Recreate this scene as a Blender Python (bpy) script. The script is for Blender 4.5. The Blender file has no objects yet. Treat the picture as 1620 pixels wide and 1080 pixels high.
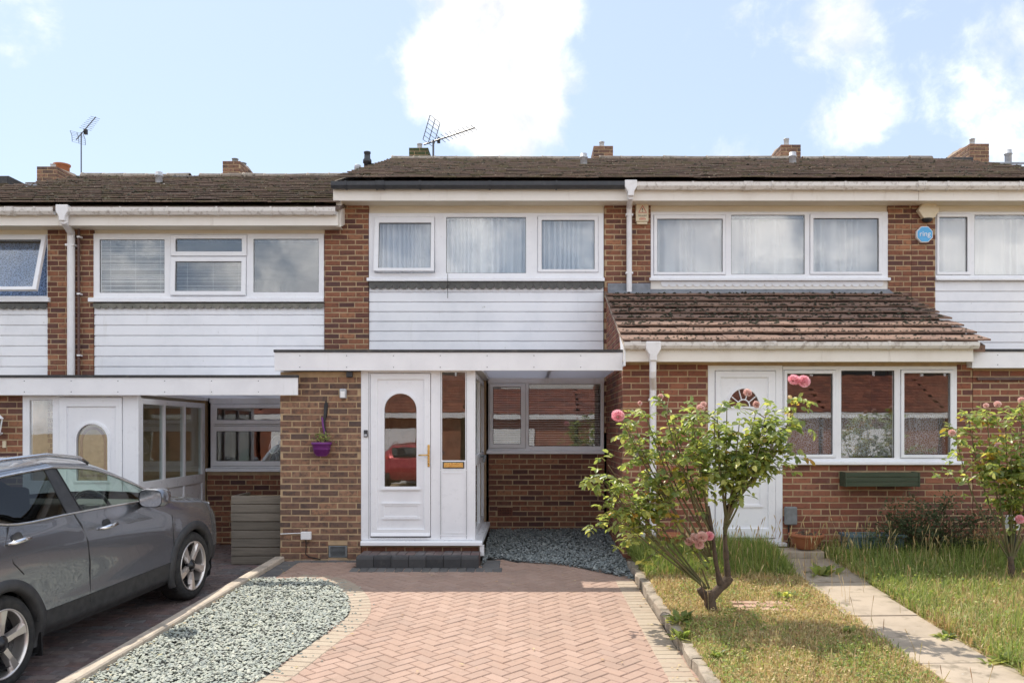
import bpy, bmesh, math, random
import numpy as np
from mathutils import Vector, Matrix
random.seed(7); RNG = np.random.default_rng(11)
SC = bpy.context.scene
COL = SC.collection
# ---------------------------------------------------------------- camera, sky, sun, exposure
F, VX, VY, CZ = 1360.0, 835.0, 680.0, 1.54      # focal length (photo px), vanishing point, eye height
cam = bpy.data.cameras.new('camera'); cam.sensor_width = 36; cam.lens = F / 1620 * 36
cam.shift_x = -(VX - 810) / 1620; cam.shift_y = (VY - 540) / 1620
cam.clip_start = 0.05; cam.clip_end = 2000
co = bpy.data.objects.new('camera', cam); COL.objects.link(co)
co.location = (0, 0, CZ); co.rotation_euler = (math.radians(90), 0, 0); SC.camera = co

SUND = Vector((-0.44, 0.56, 1.0)).normalized()   # towards the sun: high, behind the terrace, to the left
sun = bpy.data.lights.new('sun', 'SUN'); sun.energy = 2.3; sun.angle = math.radians(0.55); sun.color = (1.0, 0.93, 0.82)
so = bpy.data.objects.new('sun', sun); COL.objects.link(so)
so.rotation_euler = (-SUND).to_track_quat('-Z', 'Y').to_euler(); so.location = (-8, 12, 20)
vs = SC.view_settings; vs.view_transform = 'Standard'; vs.look = 'None'; vs.gamma = 1.0; vs.exposure = 1.38
vs.use_curve_mapping = False

w = bpy.data.worlds.new('World'); SC.world = w; w.use_nodes = True
nt = w.node_tree; nt.nodes.clear()
def N(nt, t, **kw):
    n = nt.nodes.new(t)
    for k, v in kw.items(): setattr(n, k, v)
    return n
def mathn(nt, op, a, b=None, c=None, clamp=False):
    n = N(nt, 'ShaderNodeMath', operation=op); n.use_clamp = clamp
    for i, q in enumerate((a, b, c)):
        if q is None: continue
        if isinstance(q, (int, float)): n.inputs[i].default_value = q
        else: nt.links.new(q, n.inputs[i])
    return n.outputs[0]
def mixc(nt, fac, a, b, mode='MIX'):
    n = N(nt, 'ShaderNodeMix', data_type='RGBA', blend_type=mode)
    for i, q in ((0, fac), (6, a), (7, b)):
        if isinstance(q, (int, float)): n.inputs[i].default_value = q
        elif isinstance(q, (tuple, list)): n.inputs[i].default_value = (*q[:3], 1)
        else: nt.links.new(q, n.inputs[i])
    return n.outputs[2]
def maprange(nt, v, a, b, c=0.0, d=1.0, smooth=True):
    n = N(nt, 'ShaderNodeMapRange'); n.interpolation_type = 'SMOOTHSTEP' if smooth else 'LINEAR'; n.clamp = True if hasattr(n, 'clamp') else None
    nt.links.new(v, n.inputs[0])
    for i, q in enumerate((a, b, c, d)): n.inputs[i + 1].default_value = q
    return n.outputs[0]
sky = N(nt, 'ShaderNodeTexSky', sky_type='NISHITA'); sky.sun_disc = False
sky.sun_elevation = math.asin(SUND.z); sky.sun_rotation = math.atan2(SUND.x, SUND.y)
sky.air_density = 1.0; sky.dust_density = 0.5; sky.ozone_density = 1.0
tc = N(nt, 'ShaderNodeTexCoord')
sep = N(nt, 'ShaderNodeSeparateXYZ'); nt.links.new(tc.outputs['Generated'], sep.inputs[0])
zz = mathn(nt, 'ADD', mathn(nt, 'MAXIMUM', sep.outputs[2], 0.0), 0.22)
comb = N(nt, 'ShaderNodeCombineXYZ')
nt.links.new(mathn(nt, 'DIVIDE', sep.outputs[0], zz), comb.inputs[0])
nt.links.new(mathn(nt, 'DIVIDE', sep.outputs[1], zz), comb.inputs[1])
def noise(nt, vec, scale, detail=6, rough=0.55, dist=0.0):
    n = N(nt, 'ShaderNodeTexNoise'); n.inputs['Scale'].default_value = scale; n.inputs['Detail'].default_value = detail
    n.inputs['Roughness'].default_value = rough; n.inputs['Distortion'].default_value = dist
    if vec is not None: nt.links.new(vec, n.inputs['Vector'])
    return n.outputs[0]
cn = noise(nt, comb.outputs[0], 1.15, 8, 0.58, 0.25)
fine = noise(nt, tc.outputs['Generated'], 9.0, 7, 0.6, 0.3)
def blob(px, py, rx, amp):     # a cumulus at a direction of the sky
    d = Vector(((px - VX) / F, 1, (VY - py) / F)).normalized()
    dn = N(nt, 'ShaderNodeVectorMath', operation='DISTANCE'); nt.links.new(tc.outputs['Generated'], dn.inputs[0]); dn.inputs[1].default_value = d
    return mathn(nt, 'MULTIPLY', maprange(nt, dn.outputs['Value'], rx, 0.0), amp)
acc = maprange(nt, cn, 0.50, 0.78, 0.0, 0.50)
for b in ((775, 70, 0.150, 0.72), (790, 170, 0.125, 0.66), (735, 130, .09, .35), (1560, 150, 0.14, 0.47), (1340, 140, 0.085, 0.30), (1190, 55, 0.09, 0.30), (30, 45, 0.09, 0.5), (890, 15, .05, .4), (1340, 215, .07, .4), (1150, 240, .07, .3), (1330,30,.07,.35)):
    acc = mathn(nt, 'ADD', acc, blob(*b))
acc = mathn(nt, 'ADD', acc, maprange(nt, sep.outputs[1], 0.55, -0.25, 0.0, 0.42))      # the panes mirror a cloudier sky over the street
fine2 = noise(nt, tc.outputs['Generated'], 26.0, 8, 0.65, 0.4)
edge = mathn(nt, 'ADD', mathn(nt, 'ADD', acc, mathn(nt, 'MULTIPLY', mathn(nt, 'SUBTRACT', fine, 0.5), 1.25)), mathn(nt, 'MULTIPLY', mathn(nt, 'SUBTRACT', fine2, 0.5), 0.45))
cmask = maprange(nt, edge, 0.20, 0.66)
sh = maprange(nt, noise(nt, tc.outputs['Generated'], 10.0, 8, .6, .3), 0.34, 0.58)
CLOUD_HI, CLOUD_LO = (9.4, 9.4, 9.5), (6.0, 6.2, 6.7)
ccol = mixc(nt, sh, CLOUD_LO, CLOUD_HI)
sd = N(nt, 'ShaderNodeVectorMath', operation='DOT_PRODUCT'); nt.links.new(tc.outputs['Generated'], sd.inputs[0]); sd.inputs[1].default_value = SUND
lit = maprange(nt, sd.outputs['Value'], 0.9, -0.3, 0.52, 1.0, False)          # clouds facing the sun are brighter than those it stands behind
lc = N(nt, 'ShaderNodeCombineXYZ'); [nt.links.new(lit, lc.inputs[i]) for i in range(3)]
ccol = mixc(nt, 1.0, ccol, lc.outputs[0], 'MULTIPLY')
veil = mixc(nt, 0.74, sky.outputs[0], (2.55, 2.98, 3.72))        # constant pale blue mixed in to even out the sky's glow
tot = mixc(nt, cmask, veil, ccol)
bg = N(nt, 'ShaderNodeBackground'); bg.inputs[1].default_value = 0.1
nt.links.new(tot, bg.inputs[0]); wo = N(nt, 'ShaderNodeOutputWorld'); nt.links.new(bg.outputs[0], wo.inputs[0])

SC.cycles.use_denoising = True
SC.cycles.max_bounces = 8; SC.cycles.transparent_max_bounces = 24; SC.cycles.diffuse_bounces = 4
SC.cycles.sample_clamp_indirect = 6.0; SC.cycles.caustics_reflective = False; SC.cycles.caustics_refractive = False

# ---------------------------------------------------------------- materials
def mat(name, col, rough=0.6, ramp=None, col2=None, ns=6.0, lo=.35, hi=.65, mix=1.0, bump=0.0, bs=80.0, metal=0.0, spec=0.5,
        spots=None, streak=None, coat=0.0, trans=None, vscale=None, bdist=0.004, spots2=None, ttint=(1.9, 1.9, 1.3)):
    m = bpy.data.materials.new(name); m.use_nodes = True; nt = m.node_tree; nt.nodes.clear()
    out = N(nt, 'ShaderNodeOutputMaterial'); p = N(nt, 'ShaderNodeBsdfPrincipled'); nt.links.new(p.outputs[0], out.inputs[0])
    geo = N(nt, 'ShaderNodeNewGeometry'); pos = geo.outputs['Position']
    oi = N(nt, 'ShaderNodeObjectInfo'); at = N(nt, 'ShaderNodeAttribute'); at.attribute_name = 'rnd'
    rnd = mathn(nt, 'FRACT', mathn(nt, 'ADD', oi.outputs['Random'], at.outputs['Fac']))
    if ramp:
        r = N(nt, 'ShaderNodeValToRGB'); r.color_ramp.interpolation = 'LINEAR'; nt.links.new(rnd, r.inputs[0])
        els = r.color_ramp.elements
        while len(els) < len(ramp): els.new(0.5)
        for i, c in enumerate(ramp): els[i].position = i / max(1, len(ramp) - 1); els[i].color = (*c, 1)
        base = r.outputs[0]
    else:
        base = N(nt, 'ShaderNodeRGB').outputs[0]; base.default_value = (*col, 1)
    # offset noise per piece so that no two pieces share one pattern
    off = N(nt, 'ShaderNodeVectorMath', operation='ADD'); nt.links.new(pos, off.inputs[0])
    cx = N(nt, 'ShaderNodeCombineXYZ'); nt.links.new(mathn(nt, 'MULTIPLY', rnd, 37.0), cx.inputs[0]); nt.links.new(mathn(nt, 'MULTIPLY', rnd, 11.0), cx.inputs[2])
    if ramp: nt.links.new(cx.outputs[0], off.inputs[1])
    vec = off.outputs[0]
    if vscale:
        ms = N(nt, 'ShaderNodeVectorMath', operation='MULTIPLY'); nt.links.new(vec, ms.inputs[0]); ms.inputs[1].default_value = vscale; vec = ms.outputs[0]
    if col2:
        f = maprange(nt, noise(nt, vec, ns, 6, .6), lo, hi)
        base = mixc(nt, mathn(nt, 'MULTIPLY', f, mix), base, col2)
    for sp in (spots, spots2):
        if sp:
            c, s, a, b, k = sp
            f = maprange(nt, noise(nt, pos, s, 5, .6), a, b)
            base = mixc(nt, mathn(nt, 'MULTIPLY', f, k), base, c)
    if streak:
        c, s, a, b, k = streak
        ms = N(nt, 'ShaderNodeVectorMath', operation='MULTIPLY'); nt.links.new(pos, ms.inputs[0]); ms.inputs[1].default_value = (1, 1, .12)
        f = maprange(nt, noise(nt, ms.outputs[0], s, 6, .65), a, b)
        base = mixc(nt, mathn(nt, 'MULTIPLY', f, k), base, c)
    nt.links.new(base, p.inputs['Base Color'])
    rn = maprange(nt, noise(nt, pos, 14, 4, .6), .3, .7, max(.02, rough - .08), min(1, rough + .1), False)
    nt.links.new(rn, p.inputs['Roughness'])
    p.inputs['Metallic'].default_value = metal; p.inputs['Specular IOR Level'].default_value = spec
    p.inputs['Coat Weight'].default_value = coat; p.inputs['Coat Roughness'].default_value = .03
    if bump:
        b = N(nt, 'ShaderNodeBump'); b.inputs['Strength'].default_value = bump; b.inputs['Distance'].default_value = bdist
        nt.links.new(noise(nt, vec, bs, 5, .65), b.inputs['Height']); nt.links.new(b.outputs[0], p.inputs['Normal'])
    if trans:
        t = N(nt, 'ShaderNodeBsdfTranslucent'); nt.links.new(mixc(nt, 1.0, base, ttint, 'MULTIPLY'), t.inputs[0])
        mx = N(nt, 'ShaderNodeMixShader'); mx.inputs[0].default_value = trans
        nt.links.new(p.outputs[0], mx.inputs[1]); nt.links.new(t.outputs[0], mx.inputs[2]); nt.links.new(mx.outputs[0], out.inputs[0])
    return m
def glassmat(name, tint=(.985, .99, .985), refl=1.9, wav=.0015, rough=0.0):
    m = bpy.data.materials.new(name); m.use_nodes = True; nt = m.node_tree; nt.nodes.clear()
    out = N(nt, 'ShaderNodeOutputMaterial'); t = N(nt, 'ShaderNodeBsdfTransparent'); t.inputs[0].default_value = (*tint, 1)
    g = N(nt, 'ShaderNodeBsdfGlossy'); g.inputs['Roughness'].default_value = rough; g.inputs[0].default_value = (1, 1, 1, 1)
    lw_ = N(nt, 'ShaderNodeLayerWeight'); lw_.inputs[0].default_value = .5; f0 = ((refl - 1) / (refl + 1)) ** 2
    fac = mathn(nt, 'MULTIPLY_ADD', mathn(nt, 'POWER', lw_.outputs['Facing'], 5.0), 1 - f0, f0)
    mx = N(nt, 'ShaderNodeMixShader'); nt.links.new(fac, mx.inputs[0]); nt.links.new(t.outputs[0], mx.inputs[1]); nt.links.new(g.outputs[0], mx.inputs[2])
    nt.links.new(mx.outputs[0], out.inputs[0])
    if wav:
        geo = N(nt, 'ShaderNodeNewGeometry')
        b = N(nt, 'ShaderNodeBump'); b.inputs['Strength'].default_value = .35; b.inputs['Distance'].default_value = wav
        nt.links.new(noise(nt, geo.outputs['Position'], 4.0, 2, .5), b.inputs['Height']); nt.links.new(b.outputs[0], g.inputs['Normal'])
    return m
def netmat(name, col, dens, pattern=None):
    m = bpy.data.materials.new(name); m.use_nodes = True; nt = m.node_tree; nt.nodes.clear()
    out = N(nt, 'ShaderNodeOutputMaterial'); d = N(nt, 'ShaderNodeBsdfDiffuse'); d.inputs[0].default_value = (*col, 1)
    tl = N(nt, 'ShaderNodeBsdfTranslucent'); tl.inputs[0].default_value = (*col, 1)
    a = N(nt, 'ShaderNodeAddShader'); mx0 = N(nt, 'ShaderNodeMixShader'); mx0.inputs[0].default_value = .25
    nt.links.new(d.outputs[0], mx0.inputs[1]); nt.links.new(tl.outputs[0], mx0.inputs[2])
    t = N(nt, 'ShaderNodeBsdfTransparent'); mx = N(nt, 'ShaderNodeMixShader'); mx.inputs[0].default_value = dens
    if pattern:
        geo = N(nt, 'ShaderNodeNewGeometry'); v = N(nt, 'ShaderNodeTexVoronoi'); v.inputs['Scale'].default_value = pattern
        v.feature = 'DISTANCE_TO_EDGE'; nt.links.new(geo.outputs['Position'], v.inputs['Vector'])
        nt.links.new(maprange(nt, v.outputs['Distance'], .05, .16, min(1, dens + .35), dens * .55), mx.inputs[0])
    nt.links.new(t.outputs[0], mx.inputs[1]); nt.links.new(mx0.outputs[0], mx.inputs[2]); nt.links.new(mx.outputs[0], out.inputs[0])
    return m
BR1 = [(0.08, 0.037, 0.035), (0.211, 0.079, 0.046), (0.308, 0.127, 0.069), (0.114, 0.048, 0.04), (0.239, 0.09, 0.049), (0.376, 0.171, 0.089), (0.148, 0.061, 0.042), (0.268, 0.105, 0.058), (0.091, 0.046, 0.043), (0.217, 0.08, 0.045)]
BR2 = [(0.142, 0.086, 0.065), (0.251, 0.127, 0.078), (0.108, 0.07, 0.058), (0.319, 0.171, 0.101), (0.171, 0.095, 0.067), (0.376, 0.209, 0.126), (0.125, 0.077, 0.061), (0.274, 0.138, 0.082)]
BR3 = [(0.171, 0.061, 0.042), (0.296, 0.11, 0.063), (0.131, 0.053, 0.044), (0.353, 0.143, 0.082), (0.217, 0.075, 0.046), (0.274, 0.097, 0.055), (0.148, 0.062, 0.047)]
Mt = {}
Mt['brick'] = mat('brown_brick', (.2, .1, .06), .85, BR1, (.06, .036, .032), 22, .45, .75, .7, .5, 160, bdist=.003, spots=((.075, .05, .042), 1.1, .52, .76, .55), spots2=((.34, .27, .20), 2.3, .66, .80, .35))
Mt['brick_porch'] = mat('grey_brown_brick', (.2, .1, .06), .85, BR2, (.066, .048, .042), 20, .42, .7, .75, .5, 160, bdist=.003, spots=((.085, .062, .052), 1.1, .52, .76, .5), spots2=((.36, .29, .22), 2.3, .66, .80, .35))
Mt['brick_ext'] = mat('red_brown_brick', (.2, .1, .06), .85, BR3, (.065, .036, .032), 22, .48, .75, .6, .5, 160, bdist=.003, spots=((.09, .05, .042), 1.1, .52, .76, .5), spots2=((.36, .26, .19), 2.3, .66, .80, .35))
Mt['mortar'] = mat('sandy_mortar', (.48, .345, .21), .95, None, (.36, .26, .16), 9, .35, .7, .9, .6, 220)
Mt['upvc'] = mat('white_upvc', (.86, .87, .90), .32, None, (.74, .75, .79), 3, .4, .75, .5, 0, spec=.5)
Mt['clad'] = mat('white_cladding', (.86, .87, .90), .4, None, (.70, .72, .76), 2.2, .4, .75, .6, streak=((.42, .42, .37), 5, .58, .80, .42), spots=((.34, .35, .30), 14, .68, .78, .6), bump=.04, bs=120)
Mt['fascia'] = mat('painted_fascia', (.82, .78, .72), .5, None, (.68, .62, .54), 2.5, .45, .75, .5, .15, 60, streak=((.40, .33, .26), 9, .60, .82, .5))
Mt['cream'] = mat('cream_painted_board', (.78, .72, .60), .55, None, (.62, .55, .43), 3, .4, .75, .5, .12, 80, streak=((.42, .35, .26), 7, .58, .8, .35), vscale=(.5, 1, 4))
Mt['canopy'] = mat('white_canopy_fascia', (.86, .86, .88), .42, None, (.74, .74, .77), 3, .4, .7, .5, .05, 60, streak=((.45, .44, .40), 7, .60, .82, .42))
Mt['felt'] = mat('roofing_felt', (.055, .055, .058), .9, None, (.16, .15, .13), 12, .5, .75, .6, .6, 180)
Mt['gutter'] = mat('white_gutter', (.72, .69, .66), .45, None, (.36, .31, .27), 16, .48, .68, .7, .2, 60)
Mt['pipe'] = mat('white_downpipe', (.80, .79, .80), .4, None, (.62, .60, .58), 8, .45, .75, .5)
Mt['blackpl'] = mat('black_plastic', (.035, .038, .045), .42, None, (.08, .085, .09), 14, .45, .8, .6)
Mt['brownpipe'] = mat('brown_pipe', (.09, .05, .045), .6, None, (.14, .08, .07), 12)
Mt['lead'] = mat('lead_flashing', (.24, .26, .29), .5, None, (.15, .16, .18), 9, .35, .7, .8, .3, 40)
TL = [(.125, .085, .068), (.16, .11, .085), (.135, .092, .076), (.185, .13, .098), (.125, .09, .078), (.165, .118, .088)]
Mt['tile'] = mat('roof_tile', (.1, .07, .05), .9, TL, (.10, .088, .038), 1.6, .46, .66, .75, .7, 110, bdist=.004, spots=((.58, .50, .36), 40, .63, .69, .85), spots2=((.07, .058, .040), 6, .5, .72, .6))
TL2 = [(.195, .118, .085), (.23, .14, .10), (.17, .105, .078), (.25, .155, .11), (.205, .122, .088)]
Mt['tile_ext'] = mat('extension_tile', (.2, .1, .07), .9, TL2, (.10, .072, .058), 6, .45, .75, .6, .6, 110, bdist=.005, spots=((.58, .52, .44), 34, .68, .73, .7), spots2=((.04, .032, .027), 17, .56, .68, .75))
Mt['moss'] = mat('dark_moss', (.03, .028, .018), 1.0, [(.022, .020, .014), (.045, .042, .020), (.034, .028, .018)], None, bump=.8, bs=200)
Mt['ridge'] = mat('ridge_tile', (.30, .26, .21), .9, [(.24, .19, .15), (.38, .33, .27), (.30, .25, .2)], (.14, .11, .08), 12, .45, .7, .8, .6, 90)
Mt['glass'] = glassmat('window_glass', refl=2.0, wav=.0005)
Mt['glass_side'] = glassmat('porch_glass', (.80, .86, .85), refl=1.8)
Mt['net'] = netmat('net_curtain', (.84, .90, .98), .90)
Mt['blue_lace'] = netmat('blue_patterned_net', (.34, .47, .74), .80, 34)
Mt['net2'] = netmat('plain_net_curtain', (.90, .90, .91), .93)
Mt['lace'] = netmat('lace_curtain', (.82, .84, .88), .34, 40)
Mt['opal'] = mat('opal_roof_sheet', (.80, .80, .82), .5, trans=.6, ttint=(1, 1, 1.03))
Mt['rustpaver'] = mat('dusty_red_paver', (.42, .25, .18), .95, [(.40, .235, .17), (.47, .30, .22), (.36, .21, .155)], (.42, .33, .22), 10, .4, .7, .7)
Mt['blind'] = mat('white_blind_slat', (.80, .80, .79), .45)
Mt['room'] = mat('room_plaster', (.42, .40, .37), .9, None, (.35, .33, .30), 2)
Mt['floor_in'] = mat('room_floor', (.16, .11, .08), .6)
Mt['dark'] = mat('dark_recess', (.012, .012, .013), .8)
PV = [(.355, .235, .178), (.385, .26, .20), (.335, .222, .17), (.365, .245, .188), (.40, .275, .215), (.355, .238, .182), (.345, .238, .188)]
Mt['paver'] = mat('pink_block_paver', (.4, .25, .2), .85, PV, (.33, .235, .185), 14, .45, .75, .55, .5, 260, bdist=.002, spots=((.26, .185, .145), 1.3, .52, .72, .5), spots2=((.22, .17, .13), 7, .62, .74, .45))
PB = [(.37, .30, .225), (.40, .33, .25), (.35, .28, .21), (.385, .315, .235), (.36, .28, .21)]
Mt['paver_tan'] = mat('tan_border_paver', (.4, .3, .2), .85, PB, (.30, .24, .18), 14, .45, .75, .55, .5, 260, bdist=.002)
Mt['paver_grey'] = mat('charcoal_border_paver', (.1, .1, .1), .85, [(.105, .103, .10), (.15, .145, .14), (.085, .085, .088), (.125, .12, .112)], (.17, .155, .135), 14, .45, .75, .5, .5, 260, bdist=.002)
PD = [(.165, .105, .10), (.135, .11, .11), (.20, .135, .12), (.12, .115, .12), (.18, .115, .10), (.155, .145, .148), (.195, .15, .135)]
Mt['paver_dark'] = mat('dark_maroon_paver', (.1, .07, .07), .9, PD, (.07, .056, .05), 12, .4, .7, .6, .5, 240, bdist=.002)
Mt['step_blk'] = mat('charcoal_step_block', (.05, .05, .052), .85, [(.050, .050, .053), (.068, .067, .069), (.042, .042, .045)], (.09, .085, .08), 18, .5, .75, .5, .5, 240)
Mt['sand'] = mat('joint_sand', (.12, .085, .062), .95, None, (.08, .06, .045), 20)
Mt['sand_dark'] = mat('dark_joint', (.045, .036, .03), .95, None, (.06, .06, .035), 10)
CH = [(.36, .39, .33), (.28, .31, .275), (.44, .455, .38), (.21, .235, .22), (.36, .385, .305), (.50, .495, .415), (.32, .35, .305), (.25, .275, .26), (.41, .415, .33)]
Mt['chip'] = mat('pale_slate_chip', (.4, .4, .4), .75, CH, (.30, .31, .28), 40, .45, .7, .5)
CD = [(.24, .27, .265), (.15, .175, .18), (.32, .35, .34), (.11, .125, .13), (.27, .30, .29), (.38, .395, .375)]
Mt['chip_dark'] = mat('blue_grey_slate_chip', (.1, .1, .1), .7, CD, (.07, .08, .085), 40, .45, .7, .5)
Mt['chipbase'] = mat('gravel_bed', (.16, .165, .155), 1.0, None, (.07, .07, .065), 30)
Mt['concrete'] = mat('concrete_kerb', (.50, .42, .335), .9, None, (.30, .26, .21), 7, .4, .75, .8, .6, 130, spots=((.10, .095, .075), 19, .58, .75, .6))
Mt['concrete_r'] = mat('old_concrete_edging', (.40, .335, .265), .95, None, (.17, .145, .11), 8, .4, .7, .9, .9, 60, bdist=.012)
Mt['slab'] = mat('path_slab', (.34, .30, .25), .9, [(.35, .285, .215), (.41, .335, .255), (.37, .30, .23)], (.27, .22, .165), 3, .4, .75, .8, .5, 150, spots=((.55, .53, .48), 8, .68, .74, .6), spots2=((.15, .125, .085), 5, .54, .70, .75))
Mt['soil'] = mat('dry_soil', (.38, .285, .175), 1.0, None, (.48, .38, .235), 5, .4, .7, .9, .9, 60, bdist=.02, spots=((.10, .10, .035), 2.2, .5, .65, .7))
Mt['asphalt'] = mat('asphalt', (.055, .055, .057), .9, None, (.08, .08, .08), 30, bump=.5, bs=200)
Mt['wood_old'] = mat('weathered_planter_board', (.15, .135, .115), .85, [(.15, .13, .105), (.21, .18, .145), (.175, .155, .13)], (.10, .088, .068), 7, .4, .7, .7, .5, 60, vscale=(.35, 1, 6))
Mt['wood_green'] = mat('green_painted_board', (.045, .062, .036), .75, None, (.075, .085, .052), 8, .4, .7, .7, .4, 60, vscale=(.35, 1, 6))
Mt['terra'] = mat('terracotta', (.36, .135, .062), .8, None, (.28, .10, .05), 8, .4, .7, .8, .3, 90)
Mt['purple'] = mat('purple_plastic', (.17, .028, .20), .4, None, (.14, .022, .17), 6)
Mt['blue_pl'] = mat('blue_grey_plastic_trough', (.13, .20, .24), .5, None, (.09, .14, .17), 9)
Mt['brass'] = mat('polished_brass', (.78, .50, .17), .25, metal=1.0)
Mt['grey_pl'] = mat('grey_plastic', (.22, .24, .25), .5, None, (.16, .17, .175), 9)
Mt['ventgrey'] = mat('grey_vent_pipe', (.50, .52, .56), .5, None, (.36, .37, .39), 12)
Mt['white_pl'] = mat('white_plastic', (.82, .82, .83), .35)
Mt['cream_pl'] = mat('aged_cream_plastic', (.76, .68, .52), .42, None, (.70, .60, .42), 5)
Mt['ringblue'] = mat('sign_blue', (.10, .42, .78), .4)
Mt['red'] = mat('sign_red', (.55, .05, .03), .5)
Mt['black'] = mat('matt_black', (.015, .015, .016), .5)
Mt['steel'] = mat('aerial_metal', (.10, .10, .105), .45, metal=.6)
Mt['airbrick'] = mat('clay_airbrick', (.20, .072, .045), .85, None, (.13, .05, .035), 20)
GL = [(.15, .21, .05), (.24, .30, .07), (.10, .16, .045), (.32, .36, .10), (.17, .24, .06), (.40, .42, .14), (.09, .14, .04)]
Mt['grass_g'] = mat('green_grass', (.1, .15, .03), .65, GL, None, trans=.35)
GD = [(.60, .46, .23), (.70, .57, .32), (.52, .38, .19), (.46, .41, .17), (.74, .62, .38), (.34, .32, .11), (.56, .36, .20), (.30, .17, .09), (.66, .58, .38)]
Mt['grass_d'] = mat('dry_grass', (.4, .3, .13), .75, GD, None, trans=.4, ttint=(1.3, 1.3, 1.1))
LF = [(.14, .195, .06), (.26, .31, .09), (.085, .14, .055), (.38, .41, .12), (.17, .23, .075), (.48, .47, .15), (.11, .165, .065), (.30, .34, .10), (.15, .20, .075), (.40, .38, .13)]
Mt['leaf'] = mat('rose_leaf', (.1, .15, .04), .36, LF, None, trans=.5, spec=.5)
Mt['leaf_y'] = mat('yellowing_rose_leaf', (.3, .22, .05), .5, [(.33, .27, .05), (.40, .22, .05), (.28, .28, .06)], None, trans=.42)
Mt['shrub'] = mat('dark_shrub_leaf', (.035, .06, .022), .6, [(.045, .070, .030), (.070, .10, .042), (.055, .08, .036), (.09, .12, .05)], None, trans=.25)
Mt['petal'] = mat('pink_rose_petal', (.8, .3, .38), .6, [(.88, .45, .50), (.90, .56, .60), (.84, .36, .43)], None, trans=.3, ttint=(1.1, 1.1, 1.1))
Mt['petal_pale'] = mat('pale_faded_rose_petal', (.8, .6, .55), .65, [(.80, .58, .52), (.74, .47, .42), (.84, .66, .60)], None, trans=.3, ttint=(1.1, 1.1, 1.1))
Mt['bark'] = mat('rose_bark', (.11, .075, .05), .95, None, (.055, .04, .03), 25, .4, .7, .9, .9, 90, bdist=.008)
Mt['cane'] = mat('rose_cane', (.12, .12, .05), .8, None, (.17, .105, .06), 12, .4, .7, .9)
def plain(name, col, rough, metal=0., coat=0.):
    m = bpy.data.materials.new(name); m.use_nodes = True; p = m.node_tree.nodes['Principled BSDF']; p.inputs['Base Color'].default_value = (*col, 1); p.inputs['Roughness'].default_value = rough; p.inputs['Metallic'].default_value = metal
    p.inputs['Coat Weight'].default_value = coat; p.inputs['Coat Roughness'].default_value = .02; return m
Mt['paint'] = plain('metallic_grey_car_paint', (.205, .22, .25), .27, .72, 1.0)
Mt['paint_red'] = plain('red_car_paint', (.40, .02, .03), .35, .2, 1.0)
Mt['trim_dark'] = mat('dark_grey_trim', (.085, .085, .083), .7, None, (.12, .12, .11), 10)
Mt['trim_grey'] = mat('weathered_grey_trim', (.15, .15, .125), .8, None, (.22, .21, .18), 10)
Mt['cladcar'] = mat('charcoal_car_trim', (.030, .031, .033), .55, None, (.045, .045, .047), 12)
Mt['tyre'] = mat('tyre_rubber', (.018, .018, .019), .85, None, (.035, .034, .032), 20, bump=.3, bs=120)
Mt['alloy'] = plain('machined_alloy', (.72, .68, .65), .30, .8)
Mt['rimdark'] = mat('gloss_black_rim', (.015, .015, .017), .3)
Mt['carglass'] = glassmat('car_glass', (.80, .90, .84), 1.5, 0)
Mt['cardark'] = glassmat('privacy_car_glass', (.16, .18, .19), 1.55, 0)
Mt['chrome'] = mat('chrome_trim', (.75, .75, .76), .15, metal=1.0)
Mt['seat'] = mat('dark_seat_fabric', (.02, .02, .022), .9)
Mt['lamp'] = mat('headlamp_lens', (.55, .57, .6), .12, metal=.4, coat=1)
Mt['redtile'] = mat('red_hung_tile', (.22, .07, .045), .9, [(.16, .058, .040), (.24, .085, .055), (.12, .045, .034), (.20, .07, .046)], None, bump=.4, bs=60)

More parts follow.
